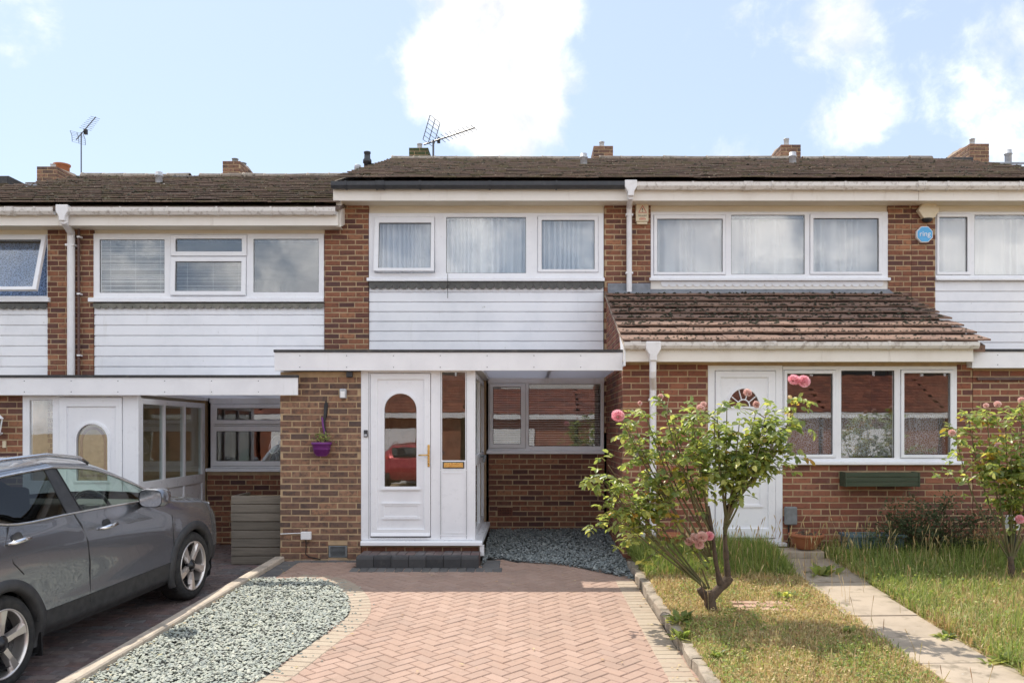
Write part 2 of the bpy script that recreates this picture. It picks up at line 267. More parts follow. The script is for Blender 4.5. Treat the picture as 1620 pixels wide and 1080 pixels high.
# ---------------------------------------------------------------- mesh helpers
WL = {}                                   # world location of parents
def X(px, Y): return (px - VX) / F * Y
def Z(py, Y): return CZ + (VY - py) / F * Y
class MB:
    def __init__(s): s.v = []; s.f = []; s.r = []
    def add(s, vs, fs, r=0.0):
        o = len(s.v); s.v += [tuple(q) for q in vs]; s.f += [tuple(o + i for i in f) for f in fs]; s.r += [r] * len(fs); return s
    def box(s, x0, x1, y0, y1, z0, z1, r=0.0):
        if x0 > x1: x0, x1 = x1, x0
        if y0 > y1: y0, y1 = y1, y0
        if z0 > z1: z0, z1 = z1, z0
        v = [(x0, y0, z0), (x1, y0, z0), (x1, y1, z0), (x0, y1, z0), (x0, y0, z1), (x1, y0, z1), (x1, y1, z1), (x0, y1, z1)]
        return s.add(v, [(0, 3, 2, 1), (4, 5, 6, 7), (0, 1, 5, 4), (1, 2, 6, 5), (2, 3, 7, 6), (3, 0, 4, 7)], r)
    def plate(s, x0, x1, z0, z1, holes, y0, y1):
        xs = sorted({x0, x1, *[h[0] for h in holes], *[h[1] for h in holes]}); zs = sorted({z0, z1, *[h[2] for h in holes], *[h[3] for h in holes]})
        xs = [q for q in xs if x0 - 1e-6 <= q <= x1 + 1e-6]; zs = [q for q in zs if z0 - 1e-6 <= q <= z1 + 1e-6]
        n, m = len(xs), len(zs)
        def solid(i, j):
            if i < 0 or j < 0 or i >= n - 1 or j >= m - 1: return False
            cx, cz = (xs[i] + xs[i + 1]) / 2, (zs[j] + zs[j + 1]) / 2
            return not any(h[0] < cx < h[1] and h[2] < cz < h[3] for h in holes)
        vid = {}; V = []; FS = []
        def g(i, j, k):
            q = (i, j, k)
            if q not in vid: vid[q] = len(V); V.append((xs[i], (y0, y1)[k], zs[j]))
            return vid[q]
        for i in range(n - 1):
            for j in range(m - 1):
                if not solid(i, j): continue
                FS.append((g(i, j, 0), g(i + 1, j, 0), g(i + 1, j + 1, 0), g(i, j + 1, 0)))
                FS.append((g(i, j + 1, 1), g(i + 1, j + 1, 1), g(i + 1, j, 1), g(i, j, 1)))
                if not solid(i - 1, j): FS.append((g(i, j, 1), g(i, j, 0), g(i, j + 1, 0), g(i, j + 1, 1)))
                if not solid(i + 1, j): FS.append((g(i + 1, j, 0), g(i + 1, j, 1), g(i + 1, j + 1, 1), g(i + 1, j + 1, 0)))
                if not solid(i, j - 1): FS.append((g(i, j, 0), g(i, j, 1), g(i + 1, j, 1), g(i + 1, j, 0)))
                if not solid(i, j + 1): FS.append((g(i, j + 1, 1), g(i, j + 1, 0), g(i + 1, j + 1, 0), g(i + 1, j + 1, 1)))
        return s.add(V, FS)
    def tube(s, pts, rad, n=8, r=0.0, cap=True):
        pts = [Vector(p) for p in pts]; m = len(pts)
        rads = rad if isinstance(rad, (list, tuple)) else [rad] * m
        V = []; FS = []; up = None
        for i, p in enumerate(pts):
            t = (pts[min(i + 1, m - 1)] - pts[max(i - 1, 0)]).normalized()
            if up is None: up = t.orthogonal().normalized()
            up = (up - t * up.dot(t)); up = up.normalized() if up.length > 1e-6 else t.orthogonal().normalized()
            b = t.cross(up)
            for k in range(n):
                a = 2 * math.pi * k / n; V.append(p + (up * math.cos(a) + b * math.sin(a)) * rads[i])
        for i in range(m - 1):
            for k in range(n): FS.append((i * n + k, i * n + (k + 1) % n, (i + 1) * n + (k + 1) % n, (i + 1) * n + k))
        if cap: FS.append(tuple(range(n - 1, -1, -1))); FS.append(tuple((m - 1) * n + k for k in range(n)))
        return s.add(V, FS, r)
    def lathe(s, prof, c=(0, 0, 0), n=20, axis='z', r=0.0):
        V = []; FS = []; m = len(prof)
        for (rad, h) in prof:
            for k in range(n):
                a = 2 * math.pi * k / n; u, w_ = rad * math.cos(a), rad * math.sin(a)
                p = (u, w_, h) if axis == 'z' else ((u, h, w_) if axis == 'y' else (h, u, w_))
                V.append((p[0] + c[0], p[1] + c[1], p[2] + c[2]))
        for i in range(m - 1):
            for k in range(n):
                q = (i * n + k, i * n + (k + 1) % n, (i + 1) * n + (k + 1) % n, (i + 1) * n + k)
                FS.append(q if axis != 'y' else q[::-1])
        return s.add(V, FS, r)
    def prism(s, poly, y0, y1, r=0.0):            # polygon in x,z pulled along y
        n = len(poly); V = [(p[0], y0, p[1]) for p in poly] + [(p[0], y1, p[1]) for p in poly]
        a = sum(poly[i][0] * poly[(i + 1) % n][1] - poly[(i + 1) % n][0] * poly[i][1] for i in range(n))
        FS = [tuple(range(n)), tuple(range(2 * n - 1, n - 1, -1))] + [(i, n + i, n + (i + 1) % n, (i + 1) % n) for i in range(n)]
        if a < 0: FS = [f[::-1] for f in FS]
        return s.add(V, FS, r)
    def prismx(s, poly, x0, x1, r=0.0):           # polygon in y,z pulled along x
        n = len(poly); V = [(x0, p[0], p[1]) for p in poly] + [(x1, p[0], p[1]) for p in poly]
        FS = [tuple(range(n))[::-1], tuple(range(n, 2 * n))] + [(i, (i + 1) % n, n + (i + 1) % n, n + i) for i in range(n)]
        return s.add(V, FS, r)
    def prismz(s, poly, z0, z1, r=0.0):
        n = len(poly); V = [(p[0], p[1], z0) for p in poly] + [(p[0], p[1], z1) for p in poly]
        a = sum(poly[i][0] * poly[(i + 1) % n][1] - poly[(i + 1) % n][0] * poly[i][1] for i in range(n))
        FS = [tuple(range(n))[::-1], tuple(range(n, 2 * n))] + [(i, (i + 1) % n, n + (i + 1) % n, n + i) for i in range(n)]
        if a < 0: FS = [f[::-1] for f in FS]
        return s.add(V, FS, r)
def mesh_of(name, mb, m, smooth=False, rnd=False):
    me = bpy.data.meshes.new(name); me.from_pydata(mb.v, [], mb.f)
    if m is not None: me.materials.append(Mt[m] if isinstance(m, str) else m)
    if rnd:
        a = me.attributes.new('rnd', 'FLOAT', 'FACE'); a.data.foreach_set('value', np.array(mb.r, dtype=np.float32))
    if smooth: me.polygons.foreach_set('use_smooth', [True] * len(me.polygons))
    me.update(); return me
def tag(o, label=None, cat=None, group=None, kind=None):
    if label: o['label'] = label
    if cat: o['category'] = cat
    if group: o['group'] = group
    if kind: o['kind'] = kind
    return o
def add(name, mb, m, parent=None, smooth=False, bevel=0.0, rnd=False, label=None, cat=None, group=None, kind=None, autos=None, local=False):
    """one mesh object; vertices are given in world space (or in the parent's space with local=True)"""
    a = np.array(mb.v); c = (a.min(0) + a.max(0)) / 2; c[2] = a[:, 2].min()
    mb.v = [tuple(q) for q in (a - c)]
    me = mesh_of(name, mb, m, smooth, rnd)
    o = bpy.data.objects.new(name, me); COL.objects.link(o)
    base = Vector((0, 0, 0)) if local or parent is None else WL[parent.name]
    o.location = Vector(c) - base
    if parent is not None: o.parent = parent
    WL[o.name] = Vector(c)
    if bevel:
        b = o.modifiers.new('edge', 'BEVEL'); b.width = bevel; b.segments = 2; b.limit_method = 'ANGLE'; b.angle_limit = math.radians(40)
    tag(o, label, cat, group, kind); return o
def empty(name, loc, label=None, cat=None, group=None, rz=0.0):
    o = bpy.data.objects.new(name, None); COL.objects.link(o); o.location = loc; o.rotation_euler = (0, 0, rz)
    o.empty_display_size = .2; WL[o.name] = Vector(loc); tag(o, label, cat, group); return o
def inst(name, me, mtx, parent):
    o = bpy.data.objects.new(name, me); COL.objects.link(o)
    o.parent = parent; mm = mtx.copy(); mm.translation = mm.translation - WL[parent.name]; o.matrix_basis = mm
    return o
def np_mesh(name, V, T, m, rnd=None, smooth=False):
    me = bpy.data.meshes.new(name); k = T.shape[1]
    me.vertices.add(len(V)); me.vertices.foreach_set('co', V.astype(np.float32).ravel())
    me.loops.add(T.size); me.loops.foreach_set('vertex_index', T.astype(np.int32).ravel())
    me.polygons.add(len(T)); me.polygons.foreach_set('loop_start', np.arange(0, T.size, k, dtype=np.int32)); me.polygons.foreach_set('loop_total', np.full(len(T), k, dtype=np.int32))
    me.materials.append(Mt[m]); me.update(calc_edges=True)
    if rnd is not None:
        a = me.attributes.new('rnd', 'FLOAT', 'FACE'); a.data.foreach_set('value', rnd.astype(np.float32))
    if smooth: me.polygons.foreach_set('use_smooth', np.ones(len(T), dtype=bool))
    return me
def text_mesh(name, body, size, loc, m, parent, depth=.0015, align='CENTER'):
    cu = bpy.data.curves.new(name, 'FONT'); cu.body = body; cu.size = size; cu.align_x = align; cu.align_y = 'CENTER'; cu.extrude = depth
    t = bpy.data.objects.new(name, cu); COL.objects.link(t)
    dg = bpy.context.evaluated_depsgraph_get(); me = bpy.data.meshes.new_from_object(t.evaluated_get(dg))
    bpy.data.objects.remove(t); me.materials.clear(); me.materials.append(Mt[m])
    o = bpy.data.objects.new(name, me); COL.objects.link(o); o.parent = parent
    o.location = Vector(loc) - WL[parent.name]; o.rotation_euler = (math.radians(90), 0, 0); return o
# ---------------------------------------------------------------- ground levels
def zd(Y): return -.055 * (10.2 - Y) if Y < 10.2 else .045 * (Y - 10.2)      # the middle drive falls towards the street
def zl(Y): return (-.055 * (10.2 - Y) if Y < 10.2 else 0.0) - .09            # the drive on the left lies lower
def zg(Y): return -.512 + .06 * min(Y, 10.3)                                 # front garden on the right
def gd(px, py):                                                              # photo point on the middle drive
    Y = (CZ + .561) / ((py - VY) / F + .055); return (X(px, Y), Y)
def gg(px, py):
    Y = (CZ + .512) / ((py - VY) / F + .06); return (X(px, Y), Y)
YM, YP, YC = 12.36, 10.23, 10.10
g = MB(); ys = [(-400, -.62), (2.5, -.62), (10.2, -.20), (13, -.2), (400, -.2)]
for (ya, za), (yb, zb) in zip(ys, ys[1:]): g.add([(-400, ya, za), (400, ya, za), (400, yb, zb), (-400, yb, zb)], [(0, 1, 2, 3)])
add('ground', g, 'soil', kind='structure')
g = MB(); g.add([(-60, -7.2, -.60), (60, -7.2, -.60), (60, -1.4, -.60), (-60, -1.4, -.60)], [(0, 1, 2, 3)]); add('road', g, 'asphalt', kind='structure')
g = MB(); g.box(-60, 60, -1.39, 1.0, -.8, -.47); add('pavement', g, 'slab', kind='structure')
g = MB(); g.box(-60, 60, -10, -7.21, -.8, -.48); add('far_pavement', g, 'slab', kind='structure')

# ---------------------------------------------------------------- bricks
def brick_mesh(name, L, H, D, ch, m):
    b = MB(); l, h = L / 2, H / 2
    V = [(-l, D, -h), (l, D, -h), (l, D, h), (-l, D, h), (-l, ch, -h), (l, ch, -h), (l, ch, h), (-l, ch, h), (-l + ch, 0, -h + ch), (l - ch, 0, -h + ch), (l - ch, 0, h - ch), (-l + ch, 0, h - ch)]
    b.add(V, [(8, 9, 10, 11), (4, 5, 9, 8), (5, 6, 10, 9), (6, 7, 11, 10), (7, 4, 8, 11), (0, 1, 5, 4), (1, 2, 6, 5), (2, 3, 7, 6), (3, 0, 4, 7)])
    return mesh_of(name, b, m)
BM = {k: brick_mesh(k + '_mesh', .213, .062, .04, .005, k) for k in ('brick', 'brick_porch', 'brick_ext')}
HB = {}                                        # per house: mortar boxes and brick list
def hb(h): return HB.setdefault(h, dict(items=[], mb=MB()))
def bricks(h, a0, a1, z0, z1, c, kind='brick', holes=(), face='front', top=None, seen=1.0, backing=True, bd=.11, zref=0.0):
    """stretcher bond on a wall: face 'front' spans X at Y=c, face 'left' spans Y at X=c"""
    B = hb(h)
    if backing and face == 'front': B['mb'].plate(a0 + .003, a1 - .003, z0, z1, list(holes), c + .0045, c + bd)
    k0 = math.floor((z0 - zref) / .075)
    k = k0
    while zref + k * .075 < z1 - .01:
        zc = zref + k * .075 + .0375; off = .1125 * (k % 2) + random.uniform(-.012, .012)
        i = math.floor((a0 - off) / .225) - 1
        while True:
            s, e = off + i * .225, off + i * .225 + .215; i += 1
            if s >= a1: break
            s, e = max(s, a0), min(e, a1)
            segs = [(s, e)]
            for hh in holes:
                if hh[2] - .03 < zc < hh[3] + .03:
                    ns = []
                    for (p, q) in segs:
                        if q <= hh[0] or p >= hh[1]: ns.append((p, q))
                        else:
                            if p < hh[0]: ns.append((p, hh[0]))
                            if q > hh[1]: ns.append((hh[1], q))
                    segs = ns
            for (p, q) in segs:
                if q - p < .03: continue
                m = (p + q) / 2
                if zc + .03 > z1 or zc - .034 < z0 - .02: continue
                if top and zc + .04 > top(m): continue
                L = (q - p); j = random.uniform(-.0025, .0025)
                if face == 'front':
                    M = Matrix.Translation((m, c + j, zc)) @ Matrix.Rotation(random.gauss(0, .006), 4, 'Y') @ Matrix.Diagonal((L / .215, 1, random.uniform(.96, 1.02), 1))
                    sc = L * (F / c) ** 2 * seen
                else:
                    M = Matrix.Translation((c + j, m, zc)) @ Matrix.Rotation(-math.pi / 2, 4, 'Z') @ Matrix.Diagonal((L / .215, 1, random.uniform(.96, 1.02), 1))
                    sc = L * .12 * (F / m) ** 2 * seen
                B['items'].append((sc, M, kind))
        k += 1
def flush_bricks(h, root, limit=300, name='wall'):
    B = HB[h]; wall = add(name, B['mb'], 'mortar', root)
    it = sorted(B['items'], key=lambda q: -q[0])
    for (sc, M, kind) in it[:limit]: inst('brick', BM[kind], M, wall)
    rest = it[limit:]
    for kind in {q[2] for q in rest}:
        src = BM[kind]; n = len(src.vertices); co_ = np.empty(n * 3); src.vertices.foreach_get('co', co_); co_ = co_.reshape(-1, 3)
        fs = [tuple(p.vertices) for p in src.polygons]; mb = MB()
        for (sc, M, kk) in rest:
            if kk != kind: continue
            A = np.array(M); mb.add(co_ @ A[:3, :3].T + A[:3, 3], fs, random.random())
        add('brickwork', mb, kind, wall, rnd=True, kind='stuff')
    return wall

# ---------------------------------------------------------------- windows and doors (rectangles given as photo x0,x1,y0,y1 on plane Y)
def R(r, Y): return (X(r[0], Y), X(r[1], Y), Z(r[3], Y), Z(r[2], Y))
def hinge(mb, ang, y, z):
    c, s = math.cos(ang), math.sin(ang)
    mb.v = [(a, y + (b - y) * c + (d - z) * s, z - (b - y) * s + (d - z) * c) for (a, b, d) in mb.v]
    return mb
def window(root, Y, frame, lights, m='upvc', glass='glass', sill=True, sillpx=None, depth=.07, name='window'):
    fx0, fx1, fz0, fz1 = R(frame, Y); holes = []
    for L in lights:
        holes.append(R(L['s'], Y) if 's' in L else R(L['g'], Y))
    f = MB().plate(fx0, fx1, fz0, fz1, holes, Y, Y + depth)
    w_ = add(name, f, m, root, bevel=.006)
    for L in lights:
        gx0, gx1, gz0, gz1 = R(L['g'], Y); ang = L.get('open', 0.0)
        if 's' in L:
            sx0, sx1, sz0, sz1 = R(L['s'], Y); e = .004
            mb = MB().plate(sx0 + e, sx1 - e, sz0 + e, sz1 - e, [(gx0, gx1, gz0, gz1)], Y - .016, Y + .045)
            if ang: hinge(mb, ang, Y, sz1)
            add('sash', mb, m, w_, bevel=.006)
        mb = MB().box(gx0 - .008, gx1 + .008, Y + .018, Y + .026, gz0 - .008, gz1 + .008)
        if ang: hinge(mb, ang, Y, sz1)
        add('pane', mb, L.get('m', glass), w_)
        gk = MB().plate(gx0 - .006, gx1 + .006, gz0 - .006, gz1 + .006, [(gx0 + .005, gx1 - .005, gz0 + .005, gz1 - .005)], Y + .010, Y + .017)
        if ang: hinge(gk, ang, Y, sz1)
        add('gasket', gk, 'black', w_)
    if sill:
        s = sillpx or (frame[0] - 4, frame[1] + 3, frame[3], frame[3] + 5)
        a = R(s, Y); mb = MB().prismx([(Y - .055, a[2]), (Y - .055, a[3] - .012), (Y - .045, a[3]), (Y + .06, a[3] + .004), (Y + .06, a[2])], a[0], a[1])
        add('sill', mb, m, w_, bevel=.003)
    return w_
def curtain(name, x0, x1, z0, z1, Y, m, label, pleat=.085, amp=.040, group=None, cat='curtain'):
    n = int((x1 - x0) / .008); mb = MB(); V = []; ph = random.random() * 6
    zs = [z1, z1 - .04, (z0 + z1) / 2, z0 + .09, z0 + .085, z0]
    for j, z in enumerate(zs):
        for i in range(n + 1):
            x = x0 + (x1 - x0) * i / n
            t = (x / pleat + .8 * math.sin(x * 5.1 + ph) + .35 * math.sin(x * 13 + ph)) * 2 * math.pi
            V.append((x + .004 * math.sin(j * 1.7 + x * 9), Y + amp * (1 + .3 * math.sin(x * 7 + ph)) * math.sin(t) * (.75 + .25 * j / 5), z))
    FS = [(j * (n + 1) + i, j * (n + 1) + i + 1, (j + 1) * (n + 1) + i + 1, (j + 1) * (n + 1) + i) for j in range(len(zs) - 1) for i in range(n)]
    mb.add(V, FS)
    return add(name, mb, m, smooth=True, label=label, cat=cat, group=group)
def blind(x0, x1, z0, z1, Y, pitch, label, tilt=.35, drop=None):
    t = empty('venetian_blind', ((x0 + x1) / 2, Y, z0), label, 'blind')
    add('headrail', MB().box(x0, x1, Y - .02, Y + .02, z1 - .03, z1), 'blind', t)
    me = MB(); w2 = .0150; c, s = math.cos(tilt), math.sin(tilt)
    me.add([(x0, -w2 * c, -w2 * s), (x1, -w2 * c, -w2 * s), (x1, 0, .0015), (x0, 0, .0015), (x1, w2 * c, w2 * s), (x0, w2 * c, w2 * s)], [(0, 1, 2, 3), (3, 2, 4, 5)])
    me = mesh_of('slat_mesh', me, 'blind'); z = z1 - .045
    while z > z0 + .02:
        inst('slat', me, Matrix.Translation((0, Y, z)) @ Matrix.Rotation(random.gauss(0, .003), 4, 'Y'), t); z -= pitch
    add('bottom_rail', MB().box(x0, x1, Y - .014, Y + .014, z0, z0 + .018), 'blind', t)
    for q in (.15, .5, .85):
        xx = x0 + (x1 - x0) * q
        add('cord', MB().box(xx - .0015, xx + .0015, Y - .016, Y - .0145, z0, z1), 'blind', t)
    return t
def arch(cx, z0, zs, r, n=18, rx=None):      # outline of a round-headed pane
    rx = rx or r
    return [(cx - rx, z0), (cx + rx, z0)] + [(cx + rx * math.cos(math.pi * k / n), zs + r * math.sin(math.pi * k / n)) for k in range(n + 1)]
def ring_prism(mb, o, i, y0, y1):            # closed band between two outlines of equal length
    n = len(o); V = [(p[0], y0, p[1]) for p in o] + [(p[0], y0, p[1]) for p in i] + [(p[0], y1, p[1]) for p in o] + [(p[0], y1, p[1]) for p in i]
    FS = []
    for k in range(n):
        l = (k + 1) % n
        FS += [(k, l, n + l, n + k), (2 * n + k, 3 * n + k, 3 * n + l, 2 * n + l), (k, 2 * n + k, 2 * n + l, l), (n + k, n + l, 3 * n + l, 3 * n + k)]
    return mb.add(V, FS)

# ---------------------------------------------------------------- cladding, eaves, roof
def boards(root, px0, px1, ztop, zbot, pitch, m='clad', Y=YM + .02):
    x0, x1 = X(px0, YM), X(px1, YM); z = ztop; add('cladding_batten', MB().box(x0, x1, Y + .03, Y + .12, zbot, ztop), 'dark', root)
    while z > zbot + .02:
        b = max(zbot, z - pitch)
        mb = MB().prismx([(Y + .004, b), (Y - .002, b + .006), (Y + .004, z - .018), (Y + .016, z - .010), (Y + .016, z - .001), (Y + .03, z - .001), (Y + .03, b)], x0 + .002, x1 - .002)
        add('cladding_board', mb, m, root); z = b
def scallops(root, px0, px1, ytop, h, m, Y=YM, n=None, name='scalloped_trim', dy=-.012):
    x0, x1 = X(px0, Y), X(px1, Y); z = Z(ytop, Y); r = .057; n = n or round((x1 - x0) / (2 * r)); r = (x1 - x0) / n / 2
    poly = [(x0, z)]
    for i in range(n):
        cx = x0 + r + 2 * r * i
        for k in range(9):
            a = math.pi + math.pi * k / 8; poly.append((cx + r * .97 * math.cos(a), z - h * .5 + h * .5 * math.sin(a)))
    poly.append((x1, z)); mb = MB().prism(poly[::-1], Y + dy - .008, Y + dy + .006)
    return add(name, mb, m, root)
PITCH = 1.94 / 5.32; PA = math.atan(PITCH); EY, EZ, RY = 11.98, 5.02, 17.30
def roofpt(px, py, dz=0.0):
    Y = (EZ + dz - PITCH * EY - CZ) / ((VY - py) / F - PITCH); return Vector((X(px, Y), Y, Z(py, Y)))
def tile_mesh(name, w_, l, t, m):
    b = MB(); b.add([(-w_ / 2, 0, 0), (w_ / 2, 0, 0), (w_ / 2, l, 0), (-w_ / 2, l, 0), (-w_ / 2, 0, t), (w_ / 2, 0, t), (w_ / 2, .006, t + .004), (-w_ / 2, .006, t + .004), (w_ / 2, l, t * .6), (-w_ / 2, l, t * .6)],
      [(0, 3, 2, 1), (0, 1, 5, 4), (4, 5, 6, 7), (7, 6, 8, 9), (1, 2, 8, 6, 5), (3, 0, 4, 7, 9), (2, 3, 9, 8)])
    return mesh_of(name, b, m)
TM = tile_mesh('roof_tile_mesh', .326, .44, .016, 'tile'); TME = tile_mesh('extension_tile_mesh', .326, .42, .017, 'tile_ext')
RM = MB(); RM.lathe([(.115, -.225), (.125, -.225), (.125, -.20), (.118, -.195), (.118, .225), (.105, .225)], (0, 0, 0), 14, 'x'); RM = mesh_of('ridge_mesh', RM, 'ridge', True)
def tiled(root, x0, x1, y0, z0, rows, gauge, ang, me, lift=.040, name='tile', flat=.075):
    for k in range(rows):
        d = k * gauge; yy, zz_ = y0 + d * math.cos(ang), z0 + d * math.sin(ang)
        off = .165 * (k % 2); i = math.floor((x0 - off) / .33) - 1
        while True:
            a, b = off + i * .33, off + (i + 1) * .33; i += 1
            if a >= x1 - .02: break
            a, b = max(a, x0), min(b, x1)
            if b - a < .04: continue
            M = Matrix.Translation(((a + b) / 2, yy + random.gauss(0, .006), zz_ + lift + random.gauss(0, .002))) @ Matrix.Rotation(ang - flat + random.gauss(0, .003), 4, 'X') @ Matrix.Rotation(random.gauss(0, .005), 4, 'Y') @ Matrix.Rotation(random.gauss(0, .005), 4, 'Z') @ Matrix.Diagonal(((b - a) / .33, 1, 1, 1))
            inst(name, me, M, root)
def main_roof(root, x0, x1, dz):
    ez = EZ + dz; rz = ez + PITCH * (RY - EY); by = RY + (RY - EY)
    mb = MB().prismx([(EY + .03, ez - .01), (RY, rz - .02), (by, ez - .01), (by, ez - .14), (RY, rz - .16), (EY + .03, ez - .06)], x0, x1)
    r = add('roof', mb, 'tile', root)
    tiled(r, x0, x1, EY, ez, 16, .354, PA, TM)
    x = x0 + .22
    while x < x1 - .1:
        inst('ridge_tile', RM, Matrix.Translation((x, RY, rz - .035 + random.gauss(0, .005))) @ Matrix.Rotation(random.gauss(0, .012), 4, 'Y') , r); x += .43
    mb = MB()
    for _ in range(int(150 * (x1 - x0))):          # lichen and moss cushions caught on the tile edges
        d = random.random() ** .8 * 5.6; q = random.uniform(.012, .030); kk = math.floor(d / .354) * .354 + random.uniform(0, .05) if random.random() < .6 else d
        px_, py_, pz_ = random.uniform(x0, x1), EY + kk * math.cos(PA), ez + kk * math.sin(PA) + .048
        mb.add([(px_ - q, py_ - q * .7, pz_), (px_ + q, py_ - q * .6, pz_), (px_ + q * .8, py_ + q, pz_), (px_ - q, py_ + q, pz_), (px_, py_, pz_ + q * .9)], [(0, 1, 4), (1, 2, 4), (2, 3, 4), (3, 0, 4)], random.random())
    add('moss', mb, 'moss', r, rnd=True, kind='stuff')
    return r
def gutter(root, x0, x1, z, Yb, m, name='gutter', r=.055, brackets=(), joints=()):
    prof = [(Yb - .002, z), (Yb - .002, z - r), (Yb - r * .6, z - r * 1.75), (Yb - r * 1.5, z - r * 1.75), (Yb - r * 2.0, z - r), (Yb - r * 2.05, z), (Yb - r * 1.9, z), (Yb - r * 1.85, z - r), (Yb - r * 1.4, z - r * 1.6), (Yb - r * .7, z - r * 1.6), (Yb - .008, z - r), (Yb - .008, z)]
    gt = add(name, MB().prismx(prof[::-1], x0, x1), m, root)
    def clip(xc, wd, k):
        pr = [(Yb - .003, z + .004), (Yb - .003, z - r * 1.3), (Yb - r * .6, z - r * (1.75 + k)), (Yb - r * 1.5, z - r * (1.75 + k)), (Yb - r * (2.0 + k), z - r), (Yb - r * (2.05 + k), z + .006)]
        return MB().prismx(pr[::-1], xc - wd, xc + wd)
    for b in brackets: add('gutter_bracket', clip(b, .012, .16), m, gt)
    for b in joints:
        mb = clip(b, .05, .10)
        for s in (-1, 1):
            q = clip(b + s * .052, .007, .22); mb.add(q.v, q.f)
        add('gutter_joint', mb, m, gt)
    return gt
def downpipe(root, pts, m='pipe', rad=.034, clips=(), hopper=True):
    p = add('downpipe', MB().tube(pts, rad, 12), m, root, smooth=False)
    for (x, y, z) in clips:
        add('pipe_clip', MB().box(x - rad - .012, x + rad + .012, y - rad * .9, y + .05, z - .014, z + .014), m, p)
    if hopper:
        x, y, z = pts[0]; add('gutter_outlet', MB().prism([(x - .085, z + .12), (x + .085, z + .12), (x + .085, z + .03), (x + .042, z - .04), (x + .042, z - .10), (x - .042, z - .10), (x - .042, z - .04), (x - .085, z + .03)], y - .062, y + .06), m, p, bevel=.008)
    return p
def chimney(root, px0, px1, ytop, depth=.9, pots=(), Y0=17.6, kind='brick_porch', slab=False):
    x0, x1 = X(px0, Y0), X(px1, Y0); zt = Z(ytop, Y0); zb = 6.1
    core = add('chimney', MB().box(x0 + .006, x1 - .006, Y0 + .006, Y0 + depth - .006, zb, zt - .01), 'mortar', root)
    z = zt - .075; k = 0
    while z > zb + .1:
        for (a, b, face) in ((x0, x1, 'f'), (Y0 + .05, Y0 + depth, 'l'), (Y0 + .05, Y0 + depth, 'r')):
            s = a - (.11 if k % 2 else 0)
            while s < b - .02:
                p, q = max(a, s), min(b, s + .215); s += .225
                if q - p < .03: continue
                m = (p + q) / 2
                if face == 'f': M = Matrix.Translation((m, Y0, z + .0325))
                elif face == 'l': M = Matrix.Translation((x0, m, z + .0325)) @ Matrix.Rotation(-math.pi / 2, 4, 'Z')
                else: M = Matrix.Translation((x1, m, z + .0325)) @ Matrix.Rotation(math.pi / 2, 4, 'Z')
                inst('brick', BM[kind], M @ Matrix.Diagonal(((q - p) / .215, 1, 1, 1)), core)
        z -= .075; k += 1
    add('mortar_cap', MB().prismx([(Y0 + .03, zt - .012), (Y0 + depth * .5, zt + .06), (Y0 + depth - .03, zt - .012)], x0 + .03, x1 - .03), 'concrete', core)
    for (cx, cy, r_, h, m) in pots:
        add('chimney_pot', MB().lathe([(r_, 0), (r_, h * .85), (r_ * 1.15, h * .87), (r_ * 1.15, h), (r_ * .8, h), (r_ * .8, 0)], (X(cx, Y0 + cy), Y0 + cy, zt + .015), 16), m, core, smooth=True)
    return core
def ventpipe(root, px, pytop, pybase, dz, r=.062, m='ventgrey', name='vent_pipe'):
    p = roofpt(px, pybase, dz); zt = Z(pytop, p.y); h = zt - p.z
    v = add(name, MB().lathe([(r, -.1), (r, h * .62), (r * 1.22, h * .63), (r * 1.18, h * .72), (r * .98, h * .74), (r * .98, h * .98), (r * .8, h), (.001, h)], (p.x, p.y, p.z), 18), m, root, smooth=True)
    add('flashing', MB().add([(p.x + a_, p.y + b_, p.z + b_ * PITCH - .02 + c_) for c_ in (0, .035) for a_, b_ in ((-.30, -.14), (.42, -.14), (.42, .1), (-.30, .1))],
        [(4, 5, 6, 7), (0, 1, 5, 4), (1, 2, 6, 5), (3, 0, 4, 7)]), 'lead', v)
def ridgevent(root, px0, px1, yt, yb, dz):
    Y0 = 16.9; a = R((px0, px1, yt, yb + 4), Y0)
    add('ridge_vent', MB().prismx([(Y0, a[2] - .06), (Y0, a[3] - .02), (Y0 + .05, a[3]), (Y0 + .6, a[3]), (Y0 + .6, a[2] - .06)], a[0], a[1]), 'felt', root)

